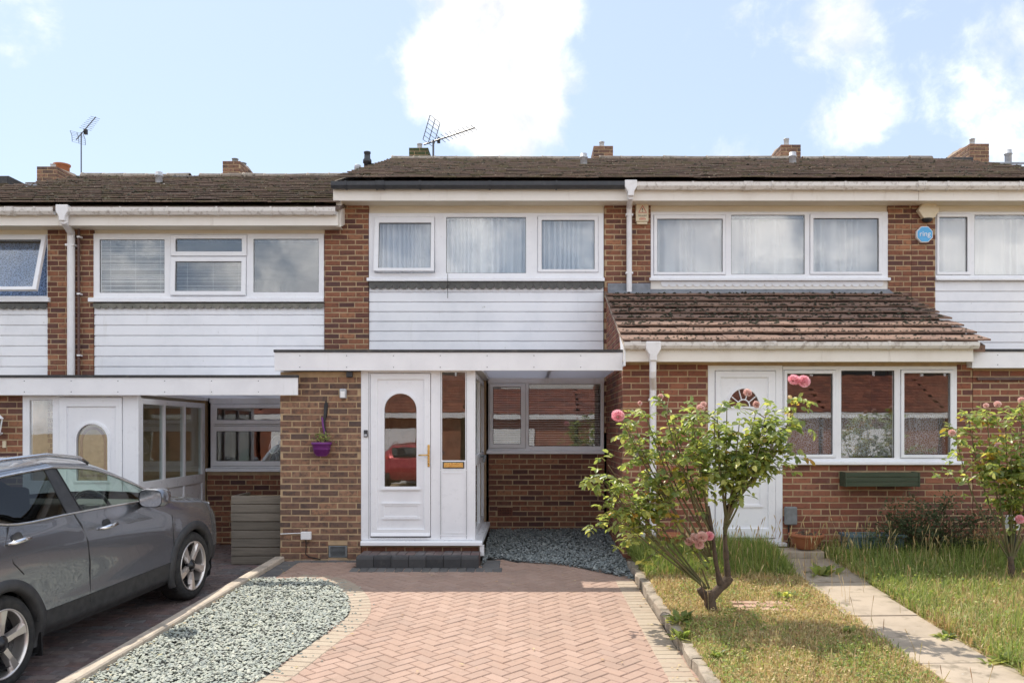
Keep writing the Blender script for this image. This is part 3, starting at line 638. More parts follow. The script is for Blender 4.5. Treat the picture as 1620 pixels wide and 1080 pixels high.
# ---------------------------------------------------------------- the terrace: five houses
def house(px0, px1, label):
    r = empty('terraced_house', ((X(px0, YM) + X(px1, YM)) / 2, YM, 0), label, 'house', 'terraced houses in one row'); r['x0'] = X(px0, YM); r['x1'] = X(px1, YM); return r
HS = {'fl': house(-330, 111, 'leftmost terraced house, mostly cut off, with lace-curtained top-hung window wide open'),
      'le': house(111, 548, 'lower terraced house behind the grey car, with glazed porch side and white cladding'),
      'mi': house(548, 993, 'middle terraced house with black gutter and white porch door beside brick wall'),
      'ri': house(993, 1442, 'terraced house with tiled single-storey front extension behind the pink rose bush'),
      'fr': house(1442, 1890, 'rightmost terraced house, cut off, beside the blue octagonal sign')}
DZ = {'fl': -.345, 'le': -.345, 'mi': 0., 'ri': 0., 'fr': 0.}
for k, h in HS.items():
    x0, x1, dz = h['x0'], h['x1'], DZ[k]
    del h['x0'], h['x1']
    rb, ri_ = YM + 4.6, YM + .13
    # rooms behind the windows
    mb = MB()
    mb.box(x0 - .05, x0 + .05, ri_, rb + .1, -.2, 4.95 + dz); mb.box(x1 - .05, x1 + .05, ri_ + .01, rb + .09, -.2, 4.94 + dz)
    mb.box(x0 + .05, x1 - .05, rb, rb + .1, -.2, 4.93 + dz); add('interior_wall', mb, 'room', h)
    add('upper_floor', MB().box(x0 + .051, x1 - .051, ri_ + .02, rb, 2.38 + dz, 2.62 + dz), 'room', h)
    add('ground_floor', MB().box(x0 + .051, x1 - .051, ri_ + .02, rb, -.15, .22 + dz * .6), 'floor_in', h)
    add('ceiling', MB().box(x0 + .052, x1 - .052, YM + .14, rb - .01, 4.83 + dz, 4.88 + dz), 'room', h)
mi, le, ri, fl, fr = HS['mi'], HS['le'], HS['ri'], HS['fl'], HS['fr']
# roofs
VXm = -2.73
rf = {}
rf['fl'] = main_roof(fl, X(-150, YM), X(111, YM), -.345); rf['le'] = main_roof(le, X(111, YM), -2.62, -.345)
rf['mi'] = main_roof(mi, VXm, X(993, YM), 0.); rf['ri'] = main_roof(ri, X(993, YM), X(1442, YM), 0.); rf['fr'] = main_roof(fr, X(1442, YM), X(1760, YM), 0.)
# end wall of the higher roof, seen where it stands above the lower one
add('gable_wall', MB().prismx([(YM - .25, 4.4), (RY, 6.3), (RY, 6.78), (YM - .25, 4.95)], VXm + .03, VXm + .10), 'fascia', mi)
# eaves: fascia, soffit
def eaves(root, xa, xb, dz, m='fascia'):
    Y = 12.05; z0, z1 = Z(317.5, Y) + dz, Z(296, Y) + dz
    add('fascia', MB().box(xa, xb, Y, Y + .025, z0, z1), m, root, bevel=.003)
    add('soffit', MB().box(xa, xb, Y + .026, YM + .12, z0 + .012, z0 + .024), 'cream', root)
    add('eaves_board', MB().box(xa, xb, YM + .121, YM + .15, z0 - .15, z1 + .05), 'dark', root)
eaves(fl, X(-150, YM), X(111, YM), -.349); eaves(le, X(111, YM), -2.66, -.349)
eaves(mi, X(527, 12.05), X(993, YM), 0.); eaves(ri, X(993, YM), X(1453, 12.05), 0.); eaves(fr, X(1453, 12.05) + .004, X(1760, YM), 0.)
GZ = Z(289, 12.0)
gutter(mi, X(526, 12.05), X(988, 12.05), GZ + .005, 12.05, 'blackpl', brackets=[X(q, 12) for q in (548, 665, 775, 880)], joints=[X(602, 12)])
gutter(ri, X(1006, 12.05), X(1449, 12.05), GZ - .005, 12.05, 'gutter', brackets=[X(q, 12) for q in (1095, 1220, 1335)], joints=[X(1182, 12)])
gutter(fr, X(1451, 12.05), X(1760, 12.05), GZ - .005, 12.05, 'gutter', brackets=[X(q, 12) for q in (1497, 1610)], joints=[X(1456, 12)])
gutter(le, X(111, 12.05), X(533, 12.05), GZ - .355, 12.05, 'gutter', brackets=[X(q, 12) for q in (193, 267, 345, 430, 500)])
gutter(fl, X(-150, 12.05), X(90, 12.05), GZ - .355, 12.05, 'gutter', brackets=[X(q, 12) for q in (58, -40)], joints=[X(18, 12)])
# chimneys, pipes, ridge vents
Mt['brick_moss'] = mat('mossy_chimney_brick', (.1, .09, .05), .95, [(.10, .062, .042), (.075, .075, .040), (.13, .085, .055), (.06, .075, .035)], (.055, .085, .032), 6, .35, .6, .85, .5, 160)
BM['brick_moss'] = brick_mesh('mossy_brick_mesh', .215, .065, .04, .005, 'brick_moss')
chimney(mi, 647, 677.5, 233, .75, [(664, .2, .05, .12, 'ventgrey')], kind='brick_moss')
chimney(mi, 939, 970, 230, .75, [(952, .2, .05, .12, 'ventgrey')])
chimney(ri, 1235.5, 1267, 228, 1.1, [(1244, .2, .052, .16, 'ventgrey')])
chimney(fr, 1534, 1565, 226.5, 1.5, [(1538, .15, .05, .12, 'ventgrey'), (1527, .9, .12, .16, 'terra')])
chimney(le, 352, 380, 254, 1.2, [(372, .2, .06, .08, 'grey_pl'), (383, .55, .08, .1, 'grey_pl')])
chimney(fl, 58, 90, 262.5, 1.5, [(84, .15, .05, .06, 'ventgrey'), (98, .8, .15, .26, 'terra')])
ventpipe(rf['le'], 251.5, 272, 292, -.345); ventpipe(rf['mi'], 923.5, 243, 263, 0.); ventpipe(rf['ri'], 1254, 241, 262, 0.); ventpipe(rf['fr'], 1595, 237, 258, 0.)
p = Vector((X(566, 16.2), 16.2, 0)); add('vent_pipe', MB().lathe([(.055, 5.9), (.055, 6.42), (.065, 6.42), (.065, 6.52), (.05, 6.53), (.001, 6.53)], (p.x, p.y, 0), 16), 'ventgrey', rf['le'], smooth=True)
p = Vector((X(581, 15.0), 15.0, 0)); zt = Z(240, 15.0)
add('boiler_flue', MB().lathe([(.058, zt - .85), (.058, zt - .20), (.075, zt - .20), (.075, zt - .15), (.055, zt - .12), (.050, zt - .04), (.06, zt - .035), (.06, zt - .006), (.045, zt), (.001, zt)], (p.x, p.y, 0), 16), 'blackpl', rf['mi'], smooth=True)
for r_, a, b, yt, yb, d in ((rf['le'], 272, 307, 277, 281, -.345), (rf['mi'], 895, 918, 249, 253, 0), (rf['ri'], 1200, 1232, 249, 254, 0), (rf['fr'], 1507, 1540, 247.5, 252, 0), (rf['fl'], -20, 11, 277, 281, -.345)): ridgevent(r_, a, b, yt, yb, d)

# upper storeys -------------------------------------------------------------
ZB = -.25
def panel(root, r, Y=YM + .03, m='cream', t=.05, name='frieze_board'):
    a = R(r, YM); mb = MB().prismx([(Y, a[2]), (Y, a[3] - .055), (Y - .012, a[3] - .05), (Y - .012, a[3]), (Y + t, a[3]), (Y + t, a[2])], a[0], a[1]); return add(name, mb, m, root)
# piers of brick
eb = lambda dz: Z(319, YM) + dz
bricks('fl', X(75, YM), X(111, YM), ZB, eb(-.345) + .02, YM); bricks('le', X(111, YM) , X(147.5, YM), ZB, eb(-.345) + .02, YM)
bricks('mi', X(513, YM), X(583, YM), .5, eb(0), YM); bricks('mi', X(956, YM), X(993, YM), 1.5, eb(0), YM)
bricks('ri', X(993, YM), X(1029.5, YM), 3.3, eb(0), YM); bricks('ri', X(1405, YM), X(1442, YM), 2.3, eb(0), YM)
bricks('fr', X(1442, YM), X(1480, YM), 2.3, eb(0), YM)
# middle
panel(mi, (583.5, 955.5, 319, 337))
window(mi, YM + .01, (583.5, 955, 337, 440), [dict(g=(600, 682, 353, 426), s=(592, 688, 343.5, 431.5), open=.10), dict(g=(706, 832, 343.5, 432)), dict(g=(857, 940.5, 348.5, 426), s=(850.5, 946.5, 342, 431))], sillpx=(581, 956, 440, 445.5))
boards(mi, 583.5, 955, Z(446, YM), Z(575, YM), .1405)
scallops(mi, 584, 955, 446, .105, 'trim_dark')
add('loose_cable', MB().tube([(X(708.5, YM), YM - .03, Z(434, YM)), (X(709, YM), YM - .075, Z(441, YM)), (X(709, YM), YM - .07, Z(455, YM)), (X(708.5, YM), YM - .03, Z(472, YM))], .004, 5), 'black', mi)
curtain('net_curtain', X(590, YM), X(690, YM), Z(432, YM), Z(343, YM), YM + .16, 'net', 'pleated white net curtain behind the ajar left light above the porch')
curtain('net_curtain', X(698, YM), X(840, YM), Z(434, YM), Z(341, YM), YM + .16, 'net', 'pleated white net curtain behind the wide middle pane of the middle house')
curtain('net_curtain', X(846, YM), X(950, YM), Z(432, YM), Z(341, YM), YM + .16, 'net', 'pleated white net curtain behind the right upper light of the middle house')
# left
panel(le, (148, 513, 350, 369.5))
window(le, YM + .01, (147.5, 512.5, 369.5, 471.5), [dict(g=(157.5, 260, 379, 463)), dict(g=(278, 383, 378, 398), s=(270, 391, 371.5, 405.5)), dict(g=(278, 382.5, 414, 461), s=(270, 390, 406.5, 468), open=.05), dict(g=(401, 504, 378, 462))], sillpx=(142, 513, 471.5, 478))
boards(le, 148, 512.5, Z(481, YM), Z(615, YM), .149); scallops(le, 148, 512.5, 480, .075, 'trim_grey')
blind(X(152, YM), X(266, YM), Z(466, YM), Z(374, YM), YM + .13, .034, 'white venetian blind behind the upper left pane of the lower house', .45)
blind(X(272, YM), X(390, YM), Z(466, YM), Z(408, YM), YM + .17, .034, 'half-raised white venetian blind behind the tilted lower middle pane', .30)
# far left: wide-open top-hung light
panel(fl, (-330, 75, 351, 371))
window(fl, YM + .01, (-330, 78, 371, 471), [dict(g=(-60, 67, 380, 462), s=(-70, 74, 373, 468), open=.30), dict(g=(-320, -86, 380, 463))], sillpx=(-330, 80, 471, 478))
boards(fl, -330, 75, Z(481, YM), Z(615, YM), .149); scallops(fl, -150, 75, 480, .085, 'trim_dark')
curtain('lace_curtain', X(-80, YM), X(77, YM), Z(470, YM), Z(373, YM), YM + .14, 'blue_lace', 'blue patterned lace curtain behind the wide-open leftmost upper window', .07, .012)
# right
panel(ri, (1029.5, 1405, 319, 335))
window(ri, YM + .01, (1029.5, 1405, 335, 440), [dict(g=(1039.5, 1143, 346.5, 430.5), s=(1034, 1148, 340, 435)), dict(g=(1157, 1273, 340, 434)), dict(g=(1286.5, 1390, 345.5, 430), s=(1281, 1395.5, 339, 434.5))], sillpx=(1027, 1407, 440, 444.5))
add('apron_board', MB().box(X(1029.5, YM), X(1405, YM), YM + .015, YM + .06, Z(466, YM), Z(444, YM)), 'fascia', ri)
scallops(ri, 1046, 1398, 445, .075, 'canopy', dy=.012)
for a, b, lb in ((1034, 1150, 'plain white curtain behind the left upper light over the tiled extension'), (1152, 1277, 'plain white curtain behind the wide middle upper pane over the tiled extension'), (1280, 1399, 'plain white curtain behind the right upper light over the tiled extension')):
    curtain('white_curtain', X(a, YM), X(b, YM), Z(438, YM), Z(337, YM), YM + .17, 'net2', lb, .22, .03)
# far right
panel(fr, (1480, 1890, 319, 335))
window(fr, YM + .01, (1480, 1890, 335, 440), [dict(g=(1485.5, 1530, 343.5, 430), s=(1481.5, 1536, 338, 435)), dict(g=(1542, 1680, 340, 435)), dict(g=(1700, 1880, 340, 435))], sillpx=(1479, 1890, 440, 444))
boards(fr, 1480, 1890, Z(444, YM), Z(565, YM), .147)
curtain('grey_curtain', X(1482, YM), X(1690, YM), Z(438, YM), Z(337, YM), YM + .16, 'net2', 'plain grey-white curtain behind the window beside the blue sign', .30, .02)

# canopies --------------------------------------------------------------------
def canopy(root, px0, px1, yt, yb, solid, openx, felt='felt', Y=YC):
    x0, x1 = X(px0, Y), X(px1, Y); z0, z1 = Z(yb, Y), Z(yt, Y)
    c = add('canopy_fascia', MB().box(x0, x1, Y, Y + .025, z0, z1), 'canopy', root, bevel=.004)
    mb = MB(); mb.box(solid[0], solid[1], Y + .026, YM + .018, z0 + .012, z1 - .004)
    add('canopy_roof', mb, 'canopy', root)
    if openx: add('canopy_glazing', MB().box(openx[0] + .002, openx[1], Y + .52, YM + .018, z0 + .05, z0 + .062), 'opal', root); add('canopy_rafter', MB().box((openx[0] + openx[1]) / 2 - .02, (openx[0] + openx[1]) / 2 + .02, Y + .52, YM + .017, z0 + .0635, z1 - .006), 'canopy', root)
    mb = MB(); mb.box(x0 - .006, x1 + .004, Y - .014, Y + .05, z1 + .001, z1 + .030); mb.box(solid[0], solid[1], Y + .05, YM + .018, z1 + .001, z1 + .022)
    add('canopy_felt', mb, felt, root)
    xs = x0 + .3; mb = MB()
    while xs < x1 - .1:
        for zq in (z0 + .04, z1 - .04): mb.lathe([(.006, -.002), (.006, 0.0), (.001, -.003)], (xs, Y - .001, zq), 6, 'y')
        xs += .55
    add('fixing_screws', mb, 'grey_pl', c)
canopy(mi, 434, 985, 557, 586, (X(434, YC), -.55), (-.55, 1.095))
canopy(le, -150, 471, 597, 625, (X(-150, YC), -4.60), (-4.60, X(471, YC) - .25))
canopy(fr, 1538, 1800, 556, 582, (X(1538, YC), X(1800, YC)), None)
# ---------------------------------------------------------------- middle house, ground floor
PXR = X(752, YP)                                   # right corner of the white porch
bricks('mi', X(443, YP), X(571, YP), ZB, Z(588, YP), YP, 'brick_porch', holes=[(X(519, YP), X(549.5, YP), Z(882, YP), Z(862, YP))])
bricks('mi', X(773, YM), X(956.5, YM), -.1, Z(716, YM), YM, 'brick', holes=[(X(787, YM), X(811, YM), Z(816, YM), Z(802, YM))])
hb('mi')['mb'].box(X(443, YP) + .004, X(443, YP) + .1, YP + .12, YM - .005, ZB, Z(590, YP))       # side of the brick porch
hb('mi')['mb'].box(X(443, YP) + .11, -.60, YM + .008, YM + .11, ZB, 2.34)                          # wall inside the porch
hb('mi')['mb'].box(X(571, YP) - .10, X(571, YP) - .004, YP + .12, YM, ZB, Z(590, YP))
bricks('mi', X(571, YP), X(757, YP), ZB, Z(861, YP), YP + .03, 'brick', bd=.1, seen=.6)
add('lintel_board', MB().box(X(772, YM), X(956, YM), YM + .005, YM + .1, Z(605, YM), Z(575, YM)), 'canopy', mi)
lw = window(mi, YM + .01, (772.5, 955.5, 605, 712), [dict(g=(780, 824, 612, 702), s=(774, 832, 606.5, 709)), dict(g=(836.5, 950, 607.5, 705.5))], sillpx=(770, 956, 712, 717.5))
blind(X(776, YM), X(830, YM), Z(706, YM), Z(608, YM), YM + .14, .0335, 'narrow white venetian blind behind the small casement right of the porch', .5)
blind(X(834, YM), X(952, YM), Z(708, YM), Z(605, YM), YM + .14, .0335, 'wide white venetian blind in the ground-floor window right of the porch', .5)
ab = MB(); a = R((787, 811, 802, 816), YM); ab.plate(a[0], a[1], a[2], a[3], [(a[0] + .012 + .0235 * i, a[0] + .026 + .0235 * i, a[2] + .012 + .022 * j, a[2] + .024 + .022 * j) for i in range(8) for j in range(5)], YM + .002, YM + .03); add('air_brick', ab, 'airbrick', mi)
add('air_brick_void', MB().box(a[0] + .005, a[1] - .005, YM + .031, YM + .05, a[2] + .005, a[3] - .005), 'dark', mi)
a = R((520, 549, 863, 881), YP); ab = MB().plate(a[0], a[1], a[2], a[3], [(a[0] + .02, a[1] - .02, a[2] + .012 + .0148 * j, a[2] + .021 + .0148 * j) for j in range(8)], YP - .002, YP + .03); add('vent_grille', ab, 'grey_pl', mi)
add('vent_void', MB().box(a[0] + .01, a[1] - .01, YP + .034, YP + .06, a[2] + .008, a[3] - .008), 'dark', mi)
# white porch front: frame, door, sidelight
def porch_front(root, frame, door, sidelight, Y, m='upvc'):
    fx = R(frame, Y); holes = [R(door, Y)] + ([R(s, Y) for s in sidelight])
    return add('porch_frame', MB().plate(fx[0], fx[1], fx[2], fx[3], holes, Y, Y + .075), m, root, bevel=.006)
pf = porch_front(mi, (571, 752, 585, 854), (586, 681.5, 590, 849), [(699, 736, 588.5, 728)], YP)
d = R((586, 681.5, 590, 849), YP); di = R((597, 671, 600, 836), YP)
gx0, gx1 = X(608, YP), X(659.5, YP); gc, gr = (gx0 + gx1) / 2, (gx1 - gx0) / 2; gz0, gzs = Z(769.5, YP), Z(648, YP)
def arched_door(root, d, di, outline, Y, name='front_door', m='upvc', panel=None):
    x0, x1, z0, z1 = d[0] + .005, d[1] - .005, d[2] + .012, d[3] - .005
    door = add(name, MB().plate(x0, x1, z0, z1, [(di[0], di[1], di[2], di[3])], Y - .018, Y + .045), m, root, bevel=.006)
    # door leaf panel with an arched opening
    cx0, cx1, cz0, cz1 = di[0] - .004, di[1] + .004, di[2] - .004, di[3] + .004
    n = len(outline); mid = ((cx0 + cx1) / 2)
    bm = bmesh.new(); ov = [bm.verts.new((q[0], 0, q[1])) for q in [(cx0, cz0), (cx1, cz0), (cx1, cz1), (cx0, cz1)]]; iv = [bm.verts.new((q[0], 0, q[1])) for q in outline]
    es = [bm.edges.new((ov[i], ov[(i + 1) % 4])) for i in range(4)] + [bm.edges.new((iv[i], iv[(i + 1) % n])) for i in range(n)]
    bmesh.ops.triangle_fill(bm, use_beauty=True, use_dissolve=False, edges=es)
    bm.verts.index_update(); mb = MB()
    V = [v.co.copy() for v in bm.verts]; k = len(V); FS = [tuple(v.index for v in f.verts) for f in bm.faces]
    mb.add([(v.x, Y + .004, v.z) for v in V] + [(v.x, Y + .03, v.z) for v in V], FS + [tuple(k + i for i in f[::-1]) for f in FS]); bm.free()
    add('door_panel', mb, m, door)
    cx = sum(p_[0] for p_ in outline) / n; cz = (min(p_[1] for p_ in outline) + max(p_[1] for p_ in outline)) / 2
    def grow(k): return [(cx + (p_[0] - cx) * (1 + k / (max(q[0] for q in outline) - cx)), cz + (p_[1] - cz) * (1 + k / (max(q[1] for q in outline) - cz))) for p_ in outline]
    mb = MB(); ring_prism(mb, grow(.030), grow(.018), Y - .006, Y + .006); ring_prism(mb, grow(.018), grow(-.002), Y - .014, Y + .012); add('pane_moulding', mb, m, door)
    pane = add('pane', MB().prism(grow(-.001), Y + .012, Y + .020), 'glass', door)
    if panel:
        a = panel; mb = MB(); mb.plate(a[0], a[1], a[2], a[3], [(a[0] + .018, a[1] - .018, a[2] + .018, a[3] - .018)], Y - .006, Y + .006)
        mb.box(a[0] - .012, a[1] + .012, Y - .012, Y + .005, a[3] + .001, a[3] + .014); mb.box(a[0] - .012, a[1] + .012, Y - .012, Y + .005, a[2] - .014, a[2] - .001)
        add('raised_panel', mb, m, door)
    return door
dr = arched_door(mi, d, di, arch(gc, gz0, gzs, Z(622, YP) - gzs, 18, gr), YP, panel=R((606, 663, 797, 819), YP))
add('pane_sill', MB().box(X(603, YP), X(665, YP), YP - .022, YP + .003, Z(774.5, YP), Z(771.5, YP)), 'upvc', dr)
add('weather_bar', MB().prismx([(YP - .045, Z(847, YP)), (YP - .02, Z(842, YP)), (YP + .0, Z(842, YP)), (YP + .0, Z(847, YP))], d[0] + .012, d[1] - .012), 'upvc', dr)
add('threshold', MB().box(d[0], d[1], YP + .0, YP + .07, Z(852, YP), Z(848, YP) + .004), 'felt', dr)
hx = X(678.5, YP); hd = add('handle_plate', MB().box(hx - .014, hx + .014, YP - .030, YP - .017, Z(738, YP), Z(703, YP)), 'brass', dr, bevel=.006)
add('handle', MB().tube([(hx, YP - .028, Z(719, YP)), (hx, YP - .06, Z(719, YP)), (hx - .012, YP - .066, Z(719, YP)), (hx - .115, YP - .066, Z(719.5, YP))], .0095, 8), 'brass', dr, smooth=True)
add('keyhole', MB().lathe([(.006, 0), (.006, -.004), (.001, -.005)], (hx, YP - .030, Z(733, YP)), 10, 'y'), 'black', dr)
a = R((699, 736, 588.5, 728), YP); add('sidelight_pane', MB().box(a[0] - .006, a[1] + .006, YP + .02, YP + .028, a[2] - .006, a[3] + .006), 'glass', pf)
a = R((700.5, 734.5, 730, 740.5), YP); lp = add('letter_plate', MB().box(a[0], a[1], YP - .012, YP - .001, a[2], a[3]), 'blackpl', pf, bevel=.003)
add('letter_flap', MB().box(a[0] + .012, a[1] - .012, YP - .019, YP - .0125, a[2] + .011, a[3] - .011), 'brass', lp, bevel=.003)
a = R((699.5, 736, 747, 843), YP); mb = MB().plate(a[0], a[1], a[2], a[3], [(a[0] + .008, a[1] - .008, a[2] + .008, a[3] - .008)], YP - .007, YP - .001); mb.plate(a[0] - .035, a[1] + .035, a[2] - .03, a[3] + .03, [(a[0] - .027, a[1] + .027, a[2] - .022, a[3] + .022)], YP - .005, YP - .001); add('sidelight_panel', mb, 'upvc', pf)
for q in (697.2, 738.0, 583.5): add('frame_groove', MB().box(X(q, YP) - .002, X(q, YP) + .002, YP - .0035, YP - .001, Z(852, YP), Z(588, YP)), 'grey_pl', pf)
# porch side towards the window (glazed), sill and plinth
def porch_side(root, x, z0, z1, zr, xin, y0=YP + .076, y1=YM - .01, n=3, gl='glass_side', m='upvc', pz=True):
    holes = []; wd = (y1 - y0 - .10) / n
    for i in range(n):
        a = y0 + .06 + wd * i; holes.append((a, a + wd - .055, zr + .09, z1 - .07)); holes.append((a, a + wd - .055, z0 + .09, zr - .035))
    p_ = MB().plate(y0, y1, z0, z1, holes, 0, .06)
    s = 1 if xin > x else -1
    p_.v = [(x + s * b, a, c) for (a, b, c) in p_.v]
    if s > 0: p_.f = [f[::-1] for f in p_.f]
    fr_ = add('porch_side_frame', p_, m, root, bevel=.005)
    for i, h in enumerate(holes):
        gm = gl if (i % 2 == 0 or pz) else m
        add('pane' if gm == gl else 'lower_panel', MB().box(x + s * .02, x + s * .03, h[0] - .01, h[1] + .01, h[2] - .01, h[3] + .01), gm, fr_)
    return fr_
zfl = Z(854, YP)
psf = porch_side(mi, PXR - .003, zfl, Z(587, YP), Z(733, YP), -3, n=2)
add('side_handle', MB().tube([(PXR, YP + 1.05, Z(733, YP) + .06), (PXR + .06, YP + 1.05, Z(733, YP) + .06), (PXR + .06, YP + .80, Z(733, YP) + .0)], .02, 8), 'grey_pl', psf)
a = R((572, 763, 854, 861.5), YP); sl = MB()
sl.prismx([(YP - .075, a[2]), (YP - .075, a[3] - .02), (YP - .06, a[3] - .001), (YP + .05, a[3] - .001), (YP + .05, a[2])], X(572, YP), PXR + .085)
sl.box(PXR - .05, PXR + .085, YP + .051, YM - .06, a[2], a[3] - .001); add('porch_sill', sl, 'upvc', mi, bevel=.004)
hb('mi')['mb'].box(PXR - .06, PXR + .02, YP + .14, YM + .0, ZB, a[2] - .002)
add('sill_end_cap', MB().box(PXR + .055, PXR + .105, YP - .05, YP + .06, a[2] - .125, a[2] - .002), 'white_pl', mi, bevel=.006)
add('porch_floor', MB().box(X(571, YP), PXR - .07, YP + .08, YM, ZB, zfl - .01), 'floor_in', mi)
# left house, ground floor -------------------------------------------------
LX = X(218.5, YP)
bricks('le', X(-60, YP), X(35.5, YP), ZB - .1, Z(625, YP), YP, 'brick')
bricks('le', LX + .02, X(513, YM), ZB - .1, Z(744, YM), YM, 'brick', seen=.5)
hb('le')['mb'].box(X(-150, YP), LX, YM + .008, YM + .11, ZB - .1, 2.0)
add('lintel_board', MB().box(LX + .06, X(513, YM), YM + .005, YM + .1, Z(637, YM), Z(606, YM)), 'canopy', le)
window(le, YM + .01, (333, 512, 637, 740), [dict(g=(343.5, 500, 645.5, 664), s=(337, 506, 639, 671)), dict(g=(342.5, 500, 682, 729), s=(335.5, 506, 673.5, 737))], sillpx=(327, 513, 740.5, 745.5))
om = empty('oval_mirror', (X(430, YM), YM + .2, Z(731, YM)), 'pale oval mirror standing in the lower kitchen window', 'mirror')
el = lambda k: [(X(429, YM) + k * .085 * math.cos(a_) + .04 * math.sin(a_), Z(703, YM) + k * .14 * math.sin(a_)) for a_ in [2 * math.pi * q / 24 for q in range(24)]]
mb = MB(); ring_prism(mb, el(1), el(.86), YM + .19, YM + .205); add('rim', mb, 'upvc', om); add('face', MB().prism(el(.87), YM + .195, YM + .20), 'net_face' if 'net_face' in Mt else 'ventgrey', om); add('stand', MB().box(X(428, YM), X(434, YM), YM + .196, YM + .21, Z(733, YM), Z(716, YM)), 'brownpipe', om)
dlx, dli = R((94, 194, 628, 845), YP), R((106, 184, 643, 835), YP)
lpf = porch_front(le, (35.5, 219, 625, 858), (94, 194, 628, 852), [(46.7, 83, 633, 760)], YP)
a = R((46.7, 83, 633, 760), YP); add('sidelight_pane', MB().box(a[0] - .006, a[1] + .006, YP + .02, YP + .028, a[2] - .006, a[3] + .006), 'glass', lpf)
gc2, gr2 = X(146, YP), (X(171, YP) - X(121, YP)) / 2
ld = arched_door(le, R((94, 194, 628, 852), YP), R((106, 184, 643, 840), YP), arch(gc2, Z(760, YP), Z(696, YP), Z(670, YP) - Z(696, YP), 18, gr2), YP)
oo = arch(gc2, Z(758, YP), Z(697, YP), Z(671, YP) - Z(697, YP), 18, gr2 - .005); n_ = len(oo)
def shrink(o, k):
    cx = sum(p_[0] for p_ in o) / len(o); zt_, zb_ = max(p_[1] for p_ in o), min(p_[1] for p_ in o); cz = (zt_ + zb_) / 2; xr = max(p_[0] for p_ in o) - cx
    return [(cx + (p_[0] - cx) * (1 - k / xr), cz + (p_[1] - cz) * (1 - k / (zt_ - cz))) for p_ in o]
Mt['maroon'] = mat('maroon_leaded_glass', (.09, .025, .03), .15); Mt['amber'] = mat('amber_obscure_glass', (.28, .21, .12), .2, None, (.20, .14, .075), 12)
mb = MB(); ring_prism(mb, shrink(oo, .028), shrink(oo, .058), YP + .021, YP + .024); add('leaded_border', mb, 'maroon', ld)
add('obscure_pane', MB().prism(shrink(oo, .002), YP + .026, YP + .030), 'amber', ld)
lps = porch_side(le, LX, -.05, Z(629, YP), Z(775, YP), -8, n=3, pz=False)
add('porch_floor', MB().box(X(-60, YP), LX - .07, YP + .08, YM, ZB, .02), 'floor_in', le)
# right house: the tiled front extension ------------------------------------
EX0, EX1 = X(985, YP), X(1539, YP)
hd_ = R((1120, 1238, 578, 857), YP); hw_ = R((1235, 1514, 579, 734), YP)
bricks('ri', EX0, EX1, ZB, Z(571, YP), YP, 'brick_ext', holes=[(hd_[0], hd_[1], hd_[2], hd_[3]), (hw_[0], hw_[1], hw_[2] , hw_[3])])
ez0, eang = 2.535, math.atan(.40)
slope = lambda y: ez0 + .40 * (y - 9.98)
hb('ri')['mb'].prismx([(YP + .12, ZB), (YM, ZB), (YM, slope(YM) - .05), (YP + .12, slope(YP) - .03)], EX0 + .008, EX0 + .11)
bricks('ri', YP + .046, YM, ZB, 3.5, EX0, 'brick_ext', face='left', top=lambda y: slope(y) - .02, backing=False)
hb('ri')['mb'].prismx([(YP + .12, ZB), (YM, ZB), (YM, slope(YM) - .05), (YP + .12, slope(YP) - .03)], EX1 - .11, EX1 - .008)
add('extension_floor', MB().box(EX0 + .12, EX1 - .12, YP + .13, YM + .1, -.15, .15), 'floor_in', ri)
hb('ri')['mb'].box(EX0 + .12, EX1 - .12, YM + .6, YM + .7, -.1, 3.2)
er = add('extension_roof', MB().prismx([(9.99, ez0 - .01), (YM + .02, slope(YM) - .01), (YM + .02, slope(YM) - .12), (9.99, ez0 - .09)], EX0 + .0, EX1 + .02), 'tile_ext', ri)
tiled(er, EX0 - .03, EX1 + .06, 9.94, ez0 - .012, 8, .33, eang, TME, lift=.048, flat=.092)
add('verge_mortar', MB().prismx([(9.95, ez0 - .035), (YM, slope(YM) - .035), (YM, slope(YM) + .004), (9.95, ez0 + .002)], EX0 - .018, EX0 + .01), 'concrete', er)
add('barge_end', MB().prismx([(9.97, ez0 - .25), (YP - .002, ez0 - .25), (10.45, slope(10.45) - .04), (9.97, ez0 - .036)], EX0 - .012, EX0 + .006), 'upvc', er)
mb = MB()
for _ in range(1500):
    d_ = random.random() * 2.45; k_ = math.floor(d_ / .33) * .33; dd = k_ + abs(random.gauss(0, .02)) if random.random() < .6 else d_
    px_, py_ = random.uniform(EX0, EX1), 9.95 + dd * math.cos(eang); q = random.uniform(.007, .024) * (1.2 if dd > .7 else .7)
    pz_ = ez0 + k_ * math.sin(eang) + .048 + .017 + (dd - k_) * math.sin(eang - .092) - .004
    mb.add([(px_ - q, py_ - q, pz_), (px_ + q, py_ - q * .8, pz_), (px_ + q * .9, py_ + q, pz_), (px_ - q * .8, py_ + q, pz_), (px_ + q * .2, py_, pz_ + q * .9)], [(0, 1, 4), (1, 2, 4), (2, 3, 4), (3, 0, 4)], random.random())
add('moss', mb, 'moss', er, rnd=True, kind='stuff')
lfp = lambda up: [(YM - .16, slope(YM - .16) + .058), (YM - .012, slope(YM) + .062), (YM - .012, slope(YM) + up), (YM - .002, slope(YM) + up), (YM - .002, slope(YM) + .03), (YM - .16, slope(YM - .16) + .04)]
add('lead_flashing', MB().prismx(lfp(.16), EX0 + .02, X(1029, YM)), 'lead', ri); add('lead_flashing', MB().prismx(lfp(.075), X(1029, YM) + .002, X(1407, YM)), 'lead', ri)
YF = 9.99
add('extension_fascia', MB().box(X(986, YF), X(1540, YF), YF, YF + .024, Z(572, YF), Z(547, YF)), 'fascia', ri, bevel=.003)
